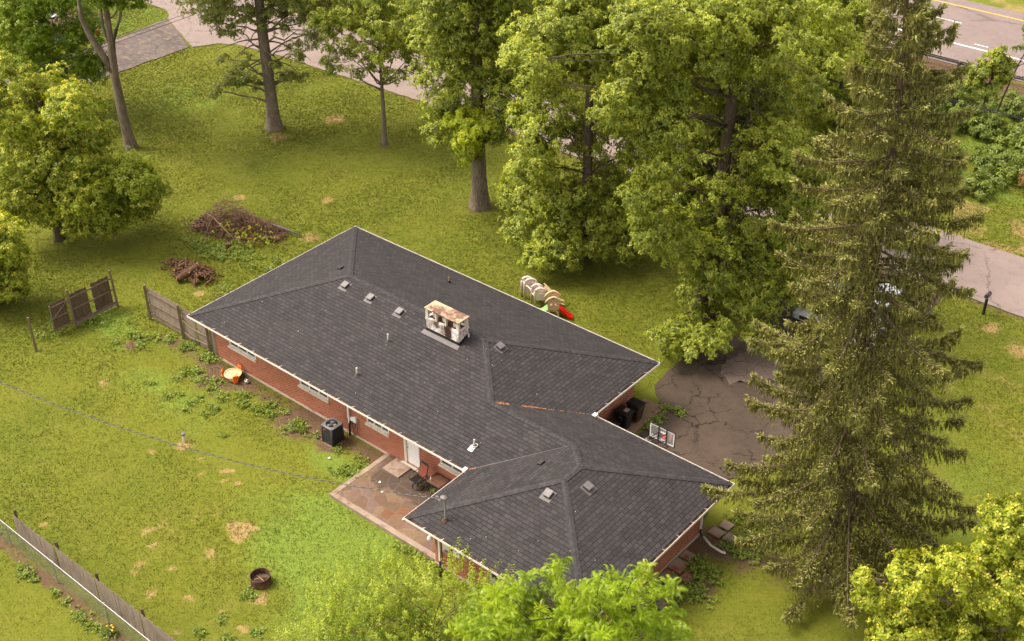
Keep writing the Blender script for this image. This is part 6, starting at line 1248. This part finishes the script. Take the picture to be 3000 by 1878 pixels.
t = thing('big_log', 'large thick log lying across the front of the firewood heap', 'log', (-6.35, 4.75, .3)); m = MB(); m.tube([(-6.25, 5.35, .72), (-6.45, 4.85, .48), (-6.7, 4.15, .20)], [.19, .21, .20], 12, 0, False); m.build('bark', MT['log'], t, smooth=True)
MB().tube([(-6.24, 5.37, .725), (-6.245, 5.345, .72)], .185, 12).build('cut_end', MT['logend'], t); MB().tube([(-6.69, 4.16, .205), (-6.71, 4.14, .20)], .19, 12).build('cut_end', MT['logend'], t)
# ---- brush pile
m = MB(); rr = random.Random(15)
for i in range(2100):
    f = rr.random(); a = rr.uniform(0, 6.28); q = rr.random()**.6; lx, ly = 2.7, 1.6
    u, v = q*math.cos(a), q*math.sin(a); x = -8.5+lx*u+.35*v; y = 10.4+ly*v+.28*lx*u; H_ = 2.1*(math.exp(-((u+.28)/.40)**2-(v/.55)**2)+.42*math.exp(-((u-.45)/.45)**2-(v/.5)**2)+.28*math.exp(-((u+.75)/.25)**2-(v/.5)**2)); z = .04+H_*rr.uniform(.1, 1.0)
    an = rr.gauss(2.6, .75) if rr.random() < .7 else rr.uniform(0, 6.28); L = rr.uniform(.22, .95); el = rr.gauss(-.05, .32); d = Vector((math.cos(an)*math.cos(el), math.sin(an)*math.cos(el), math.sin(el)))*L*.5; c = Vector((x, y, z)); r = rr.choice((.007, .010, .014, .020)); b = Vector((rr.gauss(0, .06), rr.gauss(0, .06), rr.gauss(0, .05)))
    p0, p1 = c-d, c+d; p0.z = max(p0.z, .01); p1.z = max(p1.z, .01); m.tube([p0, c+b, p1], [r, r*.85, r*.5], 4, rr.choice((0, 0, 0, 0, 1, 1, 1, 2)), False)
for i in range(130):
    u, v = rr.gauss(-.72, .16), rr.gauss(-.1, .35); x = -8.3+3.1*u; y = 10.2+1.6*v+.87*u; c = Vector((x, y, rr.uniform(.05, .45))); an = rr.uniform(0, 6.28); d = Vector((math.cos(an), math.sin(an), rr.uniform(-.3, .5)))*rr.uniform(.08, .2); m.tube([c-d, c+d], rr.uniform(.03, .06), 6, rr.choice((1, 2)))
MT['twig2'] = simple('grey_branches', (.165, .105, .070), .95, var=.4, vs=2); MT['twig3'] = simple('rust_twigs', (.15, .07, .04), .95, var=.4, vs=2)
tag(m.build('brush_pile', [MT['twig'], MT['twig2'], MT['twig3']]), 'big tangled pile of cut branches on the lawn left of the roof', 'brush pile', kind='stuff')
rng = np.random.default_rng(6); n = 260; P = np.stack([rng.normal(-7.6, 1.3, n), rng.normal(10.0, .55, n), rng.uniform(.15, .8, n)], 1); V, T = scatter(P, rng.normal(0, .5, (n, 3))+[0, 0, .6], SPRIGS, .6, rng, rng.random(n), .6); k3 = n*9*4//2
o = leafobj('pile_leaves', V[:k3], T[:k3], MT['rustleaf']); tag(o, 'dead rust coloured leaves caught in the brush pile', 'dead leaves', kind='stuff'); o = leafobj('pile_greens', V[k3:], T[k3:], MT['shrub']); tag(o, 'green suckers sprouting through the brush pile', 'sprouts', kind='stuff')
mb = MB(); mb.tube([(-7.0, 11.5, .50), (-6.1, 11.8, .36), (-5.0, 12.1, .12)], [.03, .04, .05], 8); tag(mb.build('pale_branch', MT['vent'], smooth=True), 'long pale bare branch poking out of the right end of the brush pile', 'branch')
mb = MB(); mb.tube([(-11.2, 9.6, .75), (-9.6, 9.2, 1.05), (-8.0, 8.9, .75), (-6.9, 8.9, .35)], [.035, .04, .03, .015], 6); mb.tube([(-9.6, 9.2, 1.05), (-9.2, 8.2, .45), (-8.7, 7.6, .05)], [.025, .018, .01], 6); tag(mb.build('forked_branch', MT['twig2'], smooth=True), 'long forked branch lying over the front of the brush pile', 'branch')
mb = MB(); mb.tube([(-7.5, 8.5, .0), (-7.5, 8.5, .32)], [.2, .17], 12); tag(mb.build('cut_stump', MT['log']), 'round cut stump at the front foot of the brush pile', 'stump')
# ---- neighbour's yard clutter at the top left
tag(MB().sphere((-42.8, 23.95, .22), .24, 12).build('red_ball', MT['red'], smooth=True), 'red ball on bare soil beyond the side driveway', 'ball')
t = thing('blue_tub', 'blue plastic tub seen through the leaves at top left', 'tub', (-43.8, 21.2, 0)); MB().ring((-43.8, 21.2, 0), .40, .52, 0, .34, 20).build('side', MT['blue'], t); MB().cyl((-43.8, 21.2, .02), .41, .03, 20).build('bottom', MT['blue'], t)
t = thing('garden_chair', 'pale plastic garden chair half hidden by leaves at top left', 'chair', (-48.4, 23.6, 0)); MB().bx(-48.7, -48.1, 23.3, 23.9, .38, .44).build('seat', MT['white'], t); MB().bx(-48.7, -48.64, 23.3, 23.9, .44, 1.0).build('backrest', MT['white'], t)
for q in ((-48.66, 23.34), (-48.66, 23.86), (-48.14, 23.34), (-48.14, 23.86)): MB().cyl((q[0], q[1], 0), .03, .38, 6).build('leg', MT['white'], t)
# ---- small things at the doorstep
rr = random.Random(31)
for i, (x, y, z, lab) in enumerate(((14.55, -.9, .15, 'small scrap of white paper on the damp flagstones near the doorstep'), (15.1, -1.3, .15, 'scrap of white paper on the flagstones left of the swivel chair'), (17.1, -2.0, .15, 'scrap of white paper near the middle of the patio'), (11.4, -1.1, .03, 'white scrap lying in the weeds beside the air conditioner'))):
    m = MB(); a = rr.uniform(0, 3); m.add([(x-.06, y-.04, z+.004), (x+.05, y-.05, z+.03), (x+.07, y+.04, z+.006), (x-.04, y+.06, z+.035), (x, y, z+.05)], [(0, 1, 4), (1, 2, 4), (2, 3, 4), (3, 0, 4)]); tag(m.build('paper_scrap', MT['white']), lab, 'litter')
